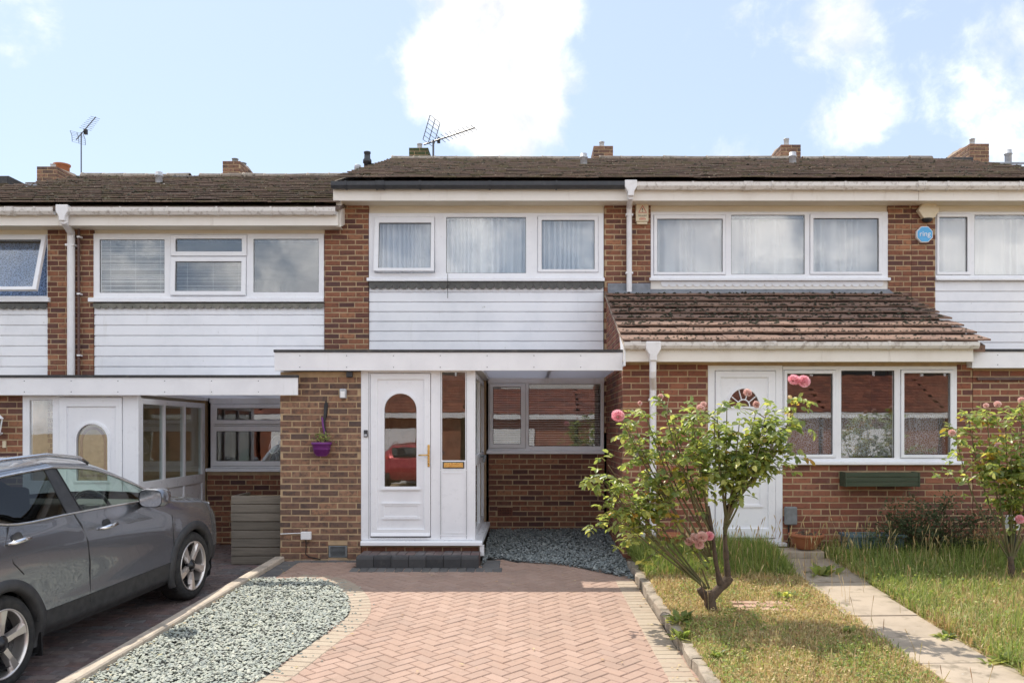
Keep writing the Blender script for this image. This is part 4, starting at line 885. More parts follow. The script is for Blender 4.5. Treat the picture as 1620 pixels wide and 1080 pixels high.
add('extension_soffit', MB().box(X(986, YF), X(1540, YF), YF + .025, YP + .05, Z(572, YF) + .01, Z(572, YF) + .022), 'cream', ri)
gutter(ri, X(987, 9.95), X(1547, 9.95), Z(541, 9.94), YF, 'gutter', r=.044, brackets=[X(q, 9.95) for q in (1129, 1272, 1405, 1490)], joints=[X(1005, 9.95), X(1218, 9.95)])
px_ = X(1033, 9.94); pq_ = X(1033, 10.17); downpipe(ri, [(px_, 9.945, Z(557, 9.94)), (px_, 9.945, Z(588, 9.94)), (px_, 9.96, Z(594, 9.96)), (pq_, 10.15, Z(612, 10.1)), (pq_, 10.17, Z(618, 10.1)), (pq_, 10.17, Z(858, 10.17))], clips=[(pq_, 10.17, Z(632, 10.17)), (pq_, 10.17, Z(760, 10.17))], rad=.040)
add('waste_pipe', MB().tube([(X(1017.5, 10.1), 10.3, Z(823, 10.1)), (X(1017.5, 10.1), 10.15, Z(822, 10.1)), (X(1017.5, 10.1), 10.11, Z(827, 10.1)), (X(1017.5, 10.1), 10.11, Z(865, 10.1))], .025, 10), 'pipe', ri, smooth=True)
# extension door with half-round fanlight
edf = add('extension_door_frame', MB().plate(hd_[0], hd_[1], hd_[2], hd_[3], [R((1131, 1227, 586, 852), YP)], YP - .004, YP + .07), 'upvc', ri, bevel=.006)
fo = [(X(1176.5, YP) + .185 * math.cos(math.pi * k / 20), Z(643, YP) + .215 * math.sin(math.pi * k / 20)) for k in range(21)]
ed = arched_door(ri, R((1131, 1227, 586, 852), YP), R((1140, 1215, 597, 835), YP), fo, YP, panel=R((1150, 1205, 735, 800), YP))
mb = MB()
for k in (36, 72, 108, 144):
    t = math.radians(k); mb.tube([(X(1176.5, YP) + .07 * math.cos(t), YP + .008, Z(643, YP) + .08 * math.sin(t)), (X(1176.5, YP) + .184 * math.cos(t), YP + .008, Z(643, YP) + .212 * math.sin(t))], .007, 6)
mb.tube([(X(1176.5, YP) + .075 * math.cos(math.pi * k / 12), YP + .008, Z(643, YP) + .085 * math.sin(math.pi * k / 12)) for k in range(13)], .008, 6); add('fanlight_spokes', mb, 'upvc', ed)
add('door_handle', MB().box(X(1218, YP), X(1222, YP), YP - .05, YP - .017, Z(722, YP), Z(690, YP)), 'wood_old', ed, bevel=.004)
add('door_sill', MB().box(hd_[0] - .02, hd_[1] + .03, YP - .09, YP + .05, hd_[2] - .04, hd_[2] - .001), 'upvc', ri, bevel=.004)
window(ri, YP - .003, (1238.5, 1514, 579, 729), [dict(g=(1245, 1317, 591, 718.5), s=(1240, 1322, 585, 724)), dict(g=(1331, 1415, 586, 724)), dict(g=(1430, 1503, 590, 719), s=(1424.5, 1508.5, 584.5, 724.5))], sillpx=(1235, 1522, 729, 734.5))
nc = curtain('net_curtain', X(1244, YP), X(1506, YP), Z(722, YP), Z(655, YP), YP + .15, 'lace', 'half-height white lace net behind the extension window', .11, .012)
# far right porch front
bricks('fr2', EX1 + .004, X(1800, YP), ZB, Z(583, YP), YP + .004, 'brick_ext')
add('inner_wall', MB().box(EX1 + .02, X(1800, YP), YM + .008, YM + .1, ZB, 2.4), 'mortar', fr)
# down pipes on the party piers
y_ = 11.985; xq = X(997.5, y_)
downpipe(ri, [(xq, y_, Z(300, y_)), (xq, y_, Z(312, y_)), (X(995.5, 12.28), 12.28, Z(327, 12.28)), (X(995.5, 12.3), 12.3, Z(334, 12.3)), (X(995.5, 12.3), 12.3, Z(462, 12.3))], clips=[(X(995.5, 12.3), 12.3, Z(340, 12.3)), (X(995.5, 12.3), 12.3, Z(432, 12.3))], rad=.04)
xq = X(101, y_); downpipe(le, [(xq, y_, Z(339, y_)), (xq, y_, Z(350, y_)), (X(112.5, 12.28), 12.28, Z(368, 12.28)), (X(112.5, 12.3), 12.3, Z(375, 12.3)), (X(112.5, 12.3), 12.3, Z(596, 12.3))], clips=[(X(112.5, 12.3), 12.3, Z(388, 12.3))], rad=.052)
add('soil_pipe', MB().tube([(X(124, 12.3), 12.31, Z(352, 12.3)), (X(124, 12.3), 12.31, Z(597, 12.3))], .018, 8), 'brownpipe', le)
for q in (375, 465, 562): add('pipe_clip', MB().box(X(123, 12.3), X(128, 12.3), 12.27, 12.35, Z(q + 1.2, 12.3), Z(q - 1.2, 12.3)), 'white_pl', le)
for k in ('fl', 'le', 'mi', 'ri', 'fr'): flush_bricks(k, HS[k])
flush_bricks('fr2', fr, 200, 'porch_wall')

# ---------------------------------------------------------------- things on the walls
def hexbox():
    Y = YM; x, z = X(1465.5, Y), Z(334.5, Y); t = empty('alarm_siren_box', (x, Y, z - .16), 'cream hexagonal alarm siren box above the blue sign', 'alarm box')
    hx_ = [(x + .155 * math.cos(math.radians(60 * k)), z + .135 * math.sin(math.radians(60 * k))) for k in range(6)]
    add('case', MB().prism(hx_, Y - .09, Y - .001), 'cream_pl', t, bevel=.012)
    add('strobe', MB().lathe([(.001, -.045), (.05, -.045), (.072, -.02), (.072, 0)], (x - .01, Y - .045, z - .118), 16), 'black', t, smooth=True)
hexbox()
def octsign():
    Y = YM; x, z = X(1460.5, Y), Z(372, Y); t = empty('alarm_sign', (x, Y, z - .12), 'blue octagonal sign reading ring on the brick pier', 'sign')
    o = lambda r: [(x + r * math.cos(math.radians(22.5 + 45 * k)), z + r * math.sin(math.radians(22.5 + 45 * k))) for k in range(8)]
    add('case', MB().prism(o(.125), Y - .05, Y - .001), 'white_pl', t, bevel=.006)
    add('face', MB().prism(o(.112), Y - .056, Y - .0505), 'ringblue', t)
    text_mesh('lettering', 'ring', .105, (x, Y - .058, z + .004), 'white_pl', t)
octsign()
def alertbox():
    Y = YM; a = R((1005, 1025, 324, 356), Y); t = empty('alarm_bell_box', ((a[0] + a[1]) / 2, Y, a[2]), 'cream rectangular alarm box with red warning triangle', 'alarm box')
    b = add('case', MB().box(a[0], a[1], Y - .07, Y - .001, a[2] + .035, a[3]), 'cream_pl', t, bevel=.012)
    add('base', MB().box(a[0] + .015, a[1] - .015, Y - .055, Y - .001, a[2], a[2] + .034), 'cream_pl', t, bevel=.006)
    xc, zc = (a[0] + a[1]) / 2 + .004, a[3] - .085
    tri = lambda r: [(xc + r * math.cos(math.radians(90 + 120 * k)), zc - .012 + r * math.sin(math.radians(90 + 120 * k))) for k in range(3)]
    mb = MB(); ring_prism(mb, tri(.072), tri(.058), Y - .0725, Y - .0705); add('warning_triangle', mb, 'red', t)
    text_mesh('exclamation', '!', .085, (xc, Y - .0715, zc - .012), 'black', t); text_mesh('lettering', 'TM-ALERT', .028, (xc, Y - .0715, a[2] + .115), 'black', t)
    mb = MB()
    for i in range(4): mb.box(xc - .03 + .016 * i, xc - .018 + .016 * i, Y - .0722, Y - .0706, a[2] + .086, a[2] + .093)
    for i in range(5): mb.box(xc - .045 + .019 * i, xc - .031 + .019 * i, Y - .0722, Y - .0706, a[2] + .06, a[2] + .074)
    add('small_print', mb, 'red', t)
alertbox()
def wallbits():
    Y = YP
    t = empty('hanging_flower_pot', (X(512, Y), Y, Z(721, Y)), 'purple plastic half pot with small plant hung on the porch bricks', 'plant pot')
    c = (X(512, Y), Y - .10, Z(721, Y)); h = Z(699, Y) - Z(721, Y)
    add('pot', MB().lathe([(.001, 0), (.052, 0), (.070, .012), (.098, h * .5), (.108, h - .03), (.118, h - .028), (.12, h), (.108, h), (.09, .03), (.001, .03)], c, 24), 'purple', t, smooth=True)
    add('hook', MB().tube([(c[0] + .02, Y - .004, Z(640, Y)), (c[0] + .025, Y - .02, Z(655, Y)), (c[0] + .01, Y - .03, Z(668, Y)), (c[0] + .03, Y - .03, Z(685, Y)), (c[0] + .035, Y - .06, Z(698, Y))], [.012, .02, .016, .012, .008], 8), 'black', t)
    add('hook_plate', MB().prism([(c[0] + .005, Z(660, Y)), (c[0] + .04, Z(660, Y)), (c[0] + .055, Z(640, Y)), (c[0] + .03, Z(633, Y)), (c[0] + .01, Z(640, Y))], Y - .02, Y - .003), 'black', t)
    add('ribbon', MB().tube([(c[0] - .01, Y - .035, Z(660, Y)), (c[0] + .005, Y - .045, Z(675, Y)), (c[0] + .03, Y - .04, Z(690, Y))], .012, 6), 'purple', t)
    mb = MB()
    for _ in range(90):
        p = Vector((c[0] + random.gauss(0, .055), c[1] + random.gauss(0, .04), c[2] + h + random.uniform(0, .10))); u = Vector((random.gauss(0, 1), random.gauss(0, 1), random.gauss(.3, .6))).normalized(); v_ = u.orthogonal().normalized(); s = random.uniform(.012, .024)
        mb.add([p, p + u * s + v_ * s * .5, p + u * 2 * s, p + u * s - v_ * s * .5], [(0, 1, 2, 3)], random.random())
    add('plant', mb, 'leaf', t, rnd=True)
    t = empty('outdoor_wall_light', (X(544, Y), Y, Z(630, Y)), 'small grey box light high on the porch bricks', 'wall light')
    a = R((539, 549, 615, 630), Y); add('housing', MB().box(a[0], a[1], Y - .07, Y - .001, a[2], a[3]), 'ventgrey', t, bevel=.01); add('lens', MB().box(a[0] + .012, a[1] - .012, Y - .073, Y - .0705, a[2] + .01, a[3] - .03), 'white_pl', t)
    a = R((549, 559, 587, 597), Y); add('security_camera', MB().box(a[0], a[1], Y - .06, Y - .001, a[2], a[3]), 'blackpl', bevel=.012, label='tiny black box camera under the middle canopy', cat='camera')
    t = empty('doorbell', (X(579, Y), Y, Z(690, Y)), 'slim black and silver video doorbell left of the middle door', 'doorbell')
    a = R((576, 582, 680, 691), Y); add('body', MB().box(a[0], a[1], Y - .025, Y - .001, a[2], a[3]), 'blackpl', t, bevel=.005); add('button', MB().box(a[0] + .006, a[1] - .006, Y - .029, Y - .0255, a[2] + .01, a[2] + .035), 'ventgrey', t)
    t = empty('outdoor_socket', (X(485, Y), Y, Z(853, Y)), 'white weatherproof socket box with cables low on the porch bricks', 'socket')
    a = R((477.5, 493.5, 840, 852.5), Y); add('box', MB().box(a[0], a[1], Y - .06, Y - .001, a[2], a[3]), 'white_pl', t, bevel=.008)
    add('cable', MB().tube([(X(485, Y), Y - .03, a[2] + .01), (X(485, Y), Y - .02, Z(866, Y)), (X(484, Y), Y - .015, Z(876, Y)), (X(490, Y), Y - .02, Z(880, Y)), (X(508, Y), Y - .03, Z(885, Y) + .01)], .006, 6), 'black', t)
    add('side_cable', MB().tube([(a[0], Y - .02, a[3] - .02), (X(465, Y), Y - .012, Z(843, Y)), (X(444, Y), Y - .01, Z(844, Y))], .006, 6), 'white_pl', t)
    # coach lantern of the left porch
    t = empty('coach_lantern', (X(5, Y), Y - .1, Z(692, Y)), 'white coach lantern on the bricks at the left edge', 'wall light'); cx, cy = X(3, Y), Y - .14
    zz_ = lambda q: Z(q, Y)
    add('roof', MB().lathe([(.001, zz_(645)), (.018, zz_(647)), (.02, zz_(650)), (.03, zz_(652)), (.10, zz_(661)), (.105, zz_(662.5)), (.001, zz_(662.5))], (cx, cy, 0), 6), 'white_pl', t)
    add('glass_body', MB().lathe([(.085, zz_(662.6)), (.062, zz_(682))], (cx, cy, 0), 6), 'carglass', t)
    mb = MB()
    for k in range(6):
        an = math.pi / 3 * k; mb.tube([(cx + .087 * math.cos(an), cy + .087 * math.sin(an), zz_(662.6)), (cx + .064 * math.cos(an), cy + .064 * math.sin(an), zz_(682))], .007, 5)
    mb.lathe([(.066, zz_(682)), (.07, zz_(684)), (.045, zz_(687)), (.05, zz_(692)), (.001, zz_(692))], (cx, cy, 0), 6); mb.tube([(cx, cy, zz_(689)), (cx, Y - .0, zz_(685))], .014, 6); add('cage', mb, 'white_pl', t)
    a = R((5, 10.5, 697, 708), Y); add('bell_push', MB().box(a[0], a[1], Y - .02, Y - .001, a[2], a[3]), 'cream_pl', bevel=.004, label='small cream bell push beneath the white lantern', cat='bell push')
    # extension wall
    a = R((1002, 1020.5, 711, 730), Y); t = empty('meter_cabinet', ((a[0] + a[1]) / 2, Y, a[2]), 'small square brown plate with pale rim left of the extension downpipe', 'cabinet')
    add('rim', MB().plate(a[0], a[1], a[2], a[3], [(a[0] + .008, a[1] - .008, a[2] + .008, a[3] - .008)], Y - .012, Y - .001), 'cream_pl', t); add('plate', MB().box(a[0] + .008, a[1] - .008, Y - .008, Y - .001, a[2] + .008, a[3] - .008), 'wood_old', t)
    a = R((1240, 1258.5, 800.5, 829), Y); t = empty('outdoor_electric_box', ((a[0] + a[1]) / 2, Y, a[2]), 'grey electrical box with cable right of the extension door', 'electrical box')
    add('box', MB().box(a[0], a[1], Y - .08, Y - .001, a[2], a[3]), 'grey_pl', t, bevel=.015); add('cable', MB().tube([(X(1247, Y), Y - .02, a[2] + .01), (X(1247, Y), Y - .018, .12)], .01, 6), 'black', t)
    a = R((1329.5, 1441.5, 745.5, 768), Y); t = empty('wall_planter', ((a[0] + a[1]) / 2, Y, a[2]), 'long green wooden planter box fixed under the extension window', 'planter')
    h3 = (a[3] - a[2] - .012) / 3
    for i in range(3): add('board', MB().box(a[0] + .012, a[1] - .002, Y - .20, Y - .182, a[2] + .004 + i * (h3 + .004), a[2] + .004 + i * (h3 + .004) + h3), 'wood_green', t, bevel=.003)
    add('end_board', MB().prismx([(Y - .205, a[2]), (Y - .205, a[3]), (Y - .002, a[3]), (Y - .002, a[2])], a[0] - .012, a[0] + .011), 'wood_green', t); add('end_board', MB().box(a[1] - .0015, a[1] + .016, Y - .203, Y - .002, a[2], a[3]), 'wood_green', t)
    add('base_board', MB().box(a[0] + .012, a[1] - .002, Y - .181, Y - .002, a[2] + .002, a[2] + .02), 'wood_green', t)
    add('back_board', MB().box(a[0] + .012, a[1] - .002, Y - .02, Y - .002, a[2] + .021, a[3] - .01), 'wood_green', t)
    add('compost', MB().box(a[0] + .012, a[1] - .002, Y - .181, Y - .021, a[2] + .021, a[3] - .03), 'soil', t)
    t = empty('conduit', (X(1585, Y), Y, Z(614, Y)), 'dark horizontal conduit across the rightmost brick wall', 'conduit')
    add('strip', MB().box(X(1545, Y), X(1720, Y), Y - .03, Y + .002, Z(601, Y), Z(597, Y)), 'brownpipe', t)
wallbits()
def aerial(name, base, ztop, label, boomdir, blen, nel, ell, refl, droop=.0, eldir=None):
    q_ = .62 if refl == 'both' else 1.0
    t = empty(name, base, label, 'aerial'); b = Vector(base); top = Vector((base[0], base[1], ztop))
    add('mast', MB().tube([b - Vector((0, 0, .3)), top + Vector((0, 0, .03))], .02 * q_, 8), 'steel', t)
    d_ = Vector(boomdir).normalized(); s_ = Vector(eldir).normalized()
    add('boom', MB().tube([top - d_ * .22, top + d_ * blen], .016 * q_, 6), 'steel', t)
    for i in range(nel):
        p = top + d_ * (.18 + (blen - .2) * i / (nel - 1)); L = ell * (1 - .25 * i / nel)
        add('director', MB().tube([p - s_ * L, p + s_ * L], .006 * q_, 5), 'steel', t)
    up = d_.cross(s_).normalized()
    if up.z < 0: up = -up
    for sgn in ((1, -1) if refl == 'both' else (1,)):
        mb = MB(); o = top - d_ * .12
        u = (up * sgn * .9 + d_ * (.45 if refl != 'both' else -.2)).normalized(); H = .50 if refl != 'both' else .13
        for e in (-1, 0, 1): mb.tube([o + s_ * e * ell * 1.1, o + s_ * e * ell * 1.1 + u * H], .009 * q_, 5)
        for q in range(7 if refl != 'both' else 4): mb.tube([o - s_ * ell * 1.1 + u * H * q / (6 if refl != 'both' else 3), o + s_ * ell * 1.1 + u * H * q / (6 if refl != 'both' else 3)], .005 * q_, 4)
        add('reflector', mb, 'steel', t)
    add('dipole_box', MB().box(top.x + d_.x * .12 - .03, top.x + d_.x * .12 + .03, top.y - .03, top.y + .03, top.z + d_.z * .12 - .05, top.z + d_.z * .12 + .05), 'black', t)
Ya = 17.4
aerial('tv_aerial', (X(685.5, Ya), Ya, Z(256, Ya)), Z(224, Ya), 'large mesh-backed television aerial beside the mossy green chimney', (.90, -.38, .16), .95, 9, .19, 'one', eldir=(.38, .90, -.05))
aerial('tv_aerial', (X(128.5, Ya), Ya, Z(284, Ya)), Z(212, Ya), 'thin television aerial on a tall mast above the left roofs', (.74, -.55, .34), .62, 8, .12, 'both', eldir=(.60, .80, -.0))
# ---------------------------------------------------------------- drive: blocks, borders, gravel
def inpoly(x, y, P):
    c = False; n = len(P)
    for i in range(n):
        x1, y1 = P[i]; x2, y2 = P[(i + 1) % n]
        if (y1 > y) != (y2 > y) and x < (x2 - x1) * (y - y1) / (y2 - y1) + x1: c = not c
    return c
KL0, KL1 = (-2.87, 10.16), (-3.12, 5.9)                     # line of the left kerb (its right edge)
def kl(Y): return KL0[0] + (KL1[0] - KL0[0]) * (KL0[1] - Y) / (KL0[1] - KL1[1])
def kr(Y): return 1.115 + (10.2 - Y) * .022                 # left edge of the right kerb
gpx = [(540, 933), (552, 950), (551, 970), (531, 991), (488, 1021), (440, 1056), (406, 1078)]
ge = [gd(*q) for q in gpx]; ge += [(ge[-1][0] - .25, 5.2), (ge[-1][0] - .5, 4.4)]
gtop = [gd(420, 916), gd(470, 915), gd(505, 917), gd(525, 923)]
GRAV = [(kl(4.4), 4.4), (kl(gtop[0][1]), gtop[0][1])] + gtop + ge
def smooth_line(P, n=8):
    out = []
    for i in range(len(P) - 1):
        p0, p1, p2, p3 = P[max(i - 1, 0)], P[i], P[i + 1], P[min(i + 2, len(P) - 1)]
        for k in range(n):
            t = k / n; out.append(tuple(.5 * (2 * b + (c - a) * t + (2 * a - 5 * b + 4 * c - d_) * t * t + (-a + 3 * b - 3 * c + d_) * t ** 3) for a, b, c, d_ in zip(p0, p1, p2, p3)))
    return out + [P[-1]]
edge_l = smooth_line(gtop[1:] + ge)
GRAVS = [(kl(4.4), 4.4), (kl(gtop[0][1]), gtop[0][1])] + [gtop[0]] + edge_l
DRV = [(kl(4.4), 4.4), (kl(10.16), 10.16), (-.53, 10.16), (-.50, 9.75)] + smooth_line([gd(772, 880), gd(828, 887), gd(898, 893), gd(951, 903), (kr(9.2), 9.25)], 6) + [(kr(4.4), 4.4)]
STEP = (X(563, 9.73), X(757, 9.73), 9.73, YP - .02)
mb = MB()
yy = [3.0, 4.6, 6, 7, 8, 9, 10.2]
for a, b in zip(yy, yy[1:]): mb.add([(kl(a) - .02, a, zd(a) - .012), (kr(a) + .02, a, zd(a) - .012), (kr(b) + .02, b, zd(b) - .012), (kl(b) - .02, b, zd(b) - .012)], [(0, 1, 2, 3)])
drive = add('driveway', mb, 'sand', kind='structure')
mb = MB().add([(kl(3), 1.0, zd(1.0)), (kr(3), 1.0, zd(1.0)), (kr(4.5), 4.5, zd(4.5)), (kl(4.5), 4.5, zd(4.5))], [(0, 1, 2, 3)]); add('drive_apron', mb, 'paver', kind='structure')
def block_mesh(name, L, W, H, m, ch=.006):
    b = MB(); l, w_ = L / 2, W / 2
    V = [(-l, -w_, -H), (l, -w_, -H), (l, w_, -H), (-l, w_, -H), (-l, -w_, -ch), (l, -w_, -ch), (l, w_, -ch), (-l, w_, -ch), (-l + ch, -w_ + ch, 0), (l - ch, -w_ + ch, 0), (l - ch, w_ - ch, 0), (-l + ch, w_ - ch, 0)]
    b.add(V, [(8, 9, 10, 11), (4, 5, 9, 8), (5, 6, 10, 9), (6, 7, 11, 10), (7, 4, 8, 11), (0, 1, 5, 4), (1, 2, 6, 5), (2, 3, 7, 6), (3, 0, 4, 7)]); return mesh_of(name, b, m)
SLP = math.atan(.055)
def blocks(parent, items, me, m, limit, name, stuffname):
    items.sort(key=lambda q: q[0]); src = np.array([v.co for v in me.vertices]); fs = [tuple(p_.vertices) for p_ in me.polygons]
    for (_, M) in items[:limit]: inst(name, me, M, parent)
    mb = MB()
    for (_, M) in items[limit:]:
        A = np.array(M); mb.add(src @ A[:3, :3].T + A[:3, 3], fs, random.random())
    if mb.v: add(stuffname, mb, m, parent, rnd=True, kind='stuff')
PBM = block_mesh('paver_mesh', .1955, .0955, .03, 'paver'); TBM = block_mesh('border_paver_mesh', .198, .096, .035, 'paver_tan'); GBM = block_mesh('charcoal_paver_mesh', .198, .096, .035, 'paver_grey'); DBM = block_mesh('dark_paver_mesh', .196, .0955, .03, 'paver_dark')
its = []
def bord_excl(x, y): return (STEP[0] - .02 < x < STEP[1] + .02 and y > STEP[2] - .02)
for i in range(-70, 80):
    for j in range(-20, 130):
        t = (i - j) % 4
        if t not in (0, 3): continue
        u, v = ((i + 1) * .1, (j + .5) * .1) if t == 0 else ((i + .5) * .1, (j + 1) * .1)
        c45 = math.sqrt(.5); x, y = (u - v) * c45 - .4, (u + v) * c45 + 1.0
        if not (4.4 < y < 10.2) or not inpoly(x, y, DRV) or inpoly(x, y, GRAVS) or bord_excl(x, y): continue
        an = math.pi / 4 + (0 if t == 0 else math.pi / 2)
        M = Matrix.Translation((x, y, zd(y) + random.gauss(0, .0011))) @ Matrix.Rotation(SLP + random.gauss(0, .004), 4, 'X') @ Matrix.Rotation(random.gauss(0, .004), 4, 'Y') @ Matrix.Rotation(an + random.gauss(0, .006), 4, 'Z')
        its.append((y if y > 5.72 else 50 - y, M))
blocks(drive, its, PBM, 'paver', 300, 'paver', 'paving')
# borders: tan blocks round the gravel and along the right kerb, charcoal blocks by the wall
tb, gb = [], []
def along(P, step, off, target, rot, lift=.004, y0=4.4):
    P = [Vector((*p_, 0)) for p_ in P]; acc_ = 0.0
    for a, b in zip(P, P[1:]):
        L = (b - a).length
        while acc_ < L:
            q = a + (b - a) * (acc_ / L); t = (b - a).normalized(); n_ = Vector((t.y, -t.x, 0)); c = q + n_ * off
            if c.y > y0:
                an = math.atan2(t.y, t.x) + rot
                target.append((c.y, Matrix.Translation((c.x, c.y, zd(c.y) + lift + random.gauss(0, .001))) @ Matrix.Rotation(SLP, 4, 'X') @ Matrix.Rotation(an + random.gauss(0, .008), 4, 'Z')))
            acc_ += step
        acc_ -= L
along(edge_l[::-1], .101, .10, tb, math.pi / 2)
along([(kr(4.4), 4.4), (kr(9.15), 9.15)], .100, -.11, tb, math.pi / 2)
along([(kl(9.25), 9.25), (kl(10.1), 10.1)], .1005, .10, gb, math.pi / 2, .0045)
along([(kl(10.1) + .22, 10.11), (STEP[0], 10.11)], .2, .0, gb, 0, .0055)
along([(STEP[0], 9.65), (STEP[1] + .25, 9.65)], .1005, .0, gb, math.pi / 2, .006)
along([(-.42, 9.72), (-.42, 10.15)], .1005, .0, gb, math.pi / 2, .005)
blocks(drive, tb, TBM, 'paver_tan', 150, 'border_paver', 'border_paving'); blocks(drive, gb, GBM, 'paver_grey', 150, 'charcoal_paver', 'charcoal_paving')
# gravel beds
def chips(name, poly, zf, n, m, size, label, heap=.02, margin=.015):
    xs = [p_[0] for p_ in poly]; ys_ = [p_[1] for p_ in poly]; P = []
    while len(P) < n:
        x, y = random.uniform(min(xs), max(xs)), random.uniform(min(ys_), max(ys_))
        if inpoly(x, y, poly): P.append((x, y))
    P = np.array(P); k = len(P)
    base = np.array([(-1, -.6, 0), (.2, -.8, 0), (1, -.1, 0), (.5, .7, 0), (-.6, .6, 0), (-.5, -.2, .5), (.4, -.1, .45), (0, .3, .5)], float)
    T = np.array([(0, 1, 6), (0, 6, 5), (1, 2, 6), (2, 3, 6), (3, 7, 6), (3, 4, 7), (4, 5, 7), (4, 0, 5), (5, 6, 7)])
    s = size * RNG.uniform(.55, 1.25, k); a = RNG.uniform(0, 2 * np.pi, k); tx, ty = RNG.normal(0, .35, k), RNG.normal(0, .35, k)
    B = base[None] * s[:, None, None] * np.array([1, 1, .8]) * RNG.uniform(.7, 1.3, (k, 1, 3)); ca, sa = np.cos(a)[:, None], np.sin(a)[:, None]
    vx, vy = B[..., 0] * ca - B[..., 1] * sa, B[..., 0] * sa + B[..., 1] * ca; vz = B[..., 2] + vx * tx[:, None] + vy * ty[:, None]
    zb = np.array([zf(y) for y in P[:, 1]]) + RNG.uniform(0, heap, k)
    V = np.stack([vx + P[:, :1], vy + P[:, 1:2], vz + zb[:, None]], -1).reshape(-1, 3); TT = (T[None] + (np.arange(k) * 8)[:, None, None]).reshape(-1, 3)
    me = np_mesh(name, V, TT, m, np.repeat(RNG.random(k), len(T)))
    o = bpy.data.objects.new(name, me); COL.objects.link(o); tag(o, label, 'gravel', kind='stuff'); return o
def sheet(name, poly, zf, m, lift):
    bm = bmesh.new(); vs_ = [bm.verts.new((p_[0], p_[1], zf(p_[1]) + lift)) for p_ in poly]; f = bm.faces.new(vs_)
    if f.normal.z < 0: f.normal_flip()
    bmesh.ops.triangulate(bm, faces=[f]); me = bpy.data.meshes.new(name); bm.to_mesh(me); bm.free(); me.materials.append(Mt[m]); o = bpy.data.objects.new(name, me); COL.objects.link(o); o['kind'] = 'structure'; return o
sheet('gravel_bed', GRAVS, zd, 'chipbase', -.004)
chips('slate_gravel', GRAVS, lambda y: zd(y) + .002, 17500, 'chip', .0150, 'pale grey-green slate chippings in the curved bed by the drive')
DG = [(-.53, 9.80), (-.53, 12.34), (EX0 + .02, 12.34), (EX0 + .02, 10.2), (kr(9.2), 9.18)] + smooth_line([gd(772, 882.5), gd(828, 889.5), gd(898, 895.5), gd(951, 906), (kr(9.2), 9.17)], 6)[::-1]
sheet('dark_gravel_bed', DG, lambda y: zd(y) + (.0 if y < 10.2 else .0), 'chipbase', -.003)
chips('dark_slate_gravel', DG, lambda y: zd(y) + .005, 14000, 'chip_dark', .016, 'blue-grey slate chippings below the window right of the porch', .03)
# step of charcoal blocks before the porch
st = empty('door_step', ((STEP[0] + STEP[1]) / 2, STEP[2], 0), 'low charcoal block step in front of the white porch door', 'step')
n = 7; wd = (STEP[1] - STEP[0]) / n; zt_ = Z(880, 9.73)
add('step_bed', MB().box(STEP[0] + .01, STEP[1] - .01, STEP[2] + .02, STEP[3], -.1, zt_ - .02), 'sand_dark', st)
for i in range(n):
    a = STEP[0] + wd * i; add('edge_block', MB().prismx([(STEP[2], -.06), (STEP[2], zt_ - .03), (STEP[2] + .012, zt_ - .008), (STEP[2] + .03, zt_), (STEP[2] + .12, zt_ + .001), (STEP[2] + .12, -.06)], a + .003, a + wd - .003), 'step_blk', st)
n2 = 13; w2 = (STEP[1] - STEP[0]) / n2
for i in range(n2): add('tread_block', MB().box(STEP[0] + w2 * i + .003, STEP[0] + w2 * (i + 1) - .003, STEP[2] + .125, STEP[2] + .32, -.05, zt_ - .003 + random.gauss(0, .001)), 'paver_dark', st, bevel=.004); add('tread_block', MB().box(STEP[0] + w2 * i + .003, STEP[0] + w2 * (i + 1) - .003, STEP[2] + .325, STEP[3], -.05, zt_ - .003 + random.gauss(0, .001)), 'paver_dark', st, bevel=.004)
# kerbs
def kerb(name, fx, y0, y1, seg, w0, w1, zf, h, m, label, wob=.0):
    k = empty(name, (fx((y0 + y1) / 2), (y0 + y1) / 2, zf((y0 + y1) / 2)), label, 'kerb'); y = y0
    while y < y1 - .05:
        b = min(y + seg, y1); V = []
        ns = 5
        for i in range(ns + 1):
            yy_ = y + .003 + (b - y - .006) * i / ns; xx = fx(yy_); z = zf(yy_); q = lambda s: random.gauss(0, s) * wob
            V += [(xx + w0 + q(1), yy_, z - .25), (xx + w0 + q(1), yy_, z + h - .012 + q(.5)), (xx + w0 + .012, yy_, z + h + q(.8)), (xx + w1 - .012, yy_, z + h + q(.8)), (xx + w1 + q(1), yy_, z + h - .012), (xx + w1, yy_, z - .25)]
        FS = [(6 * i + j, 6 * i + j + 1, 6 * i + j + 7, 6 * i + j + 6) for i in range(ns) for j in range(5)] + [(5, 4, 3, 2, 1, 0), tuple(6 * ns + j for j in range(6))]
        FS = [f[::-1] for f in FS]
        add('kerb_stone', MB().add(V, FS), m, k); y = b
    return k
kerb('concrete_kerb', kl, 3.2, 10.14, .915, -.115, 0.0, zd, .055, 'concrete', 'straight concrete kerb between the grey car and the gravel bed')
kerb('stone_edging', kr, 3.2, 9.75, .62, 0.0, .10, zd, .085, 'concrete_r', 'rough concrete edging between the pink drive and the right garden', .007)
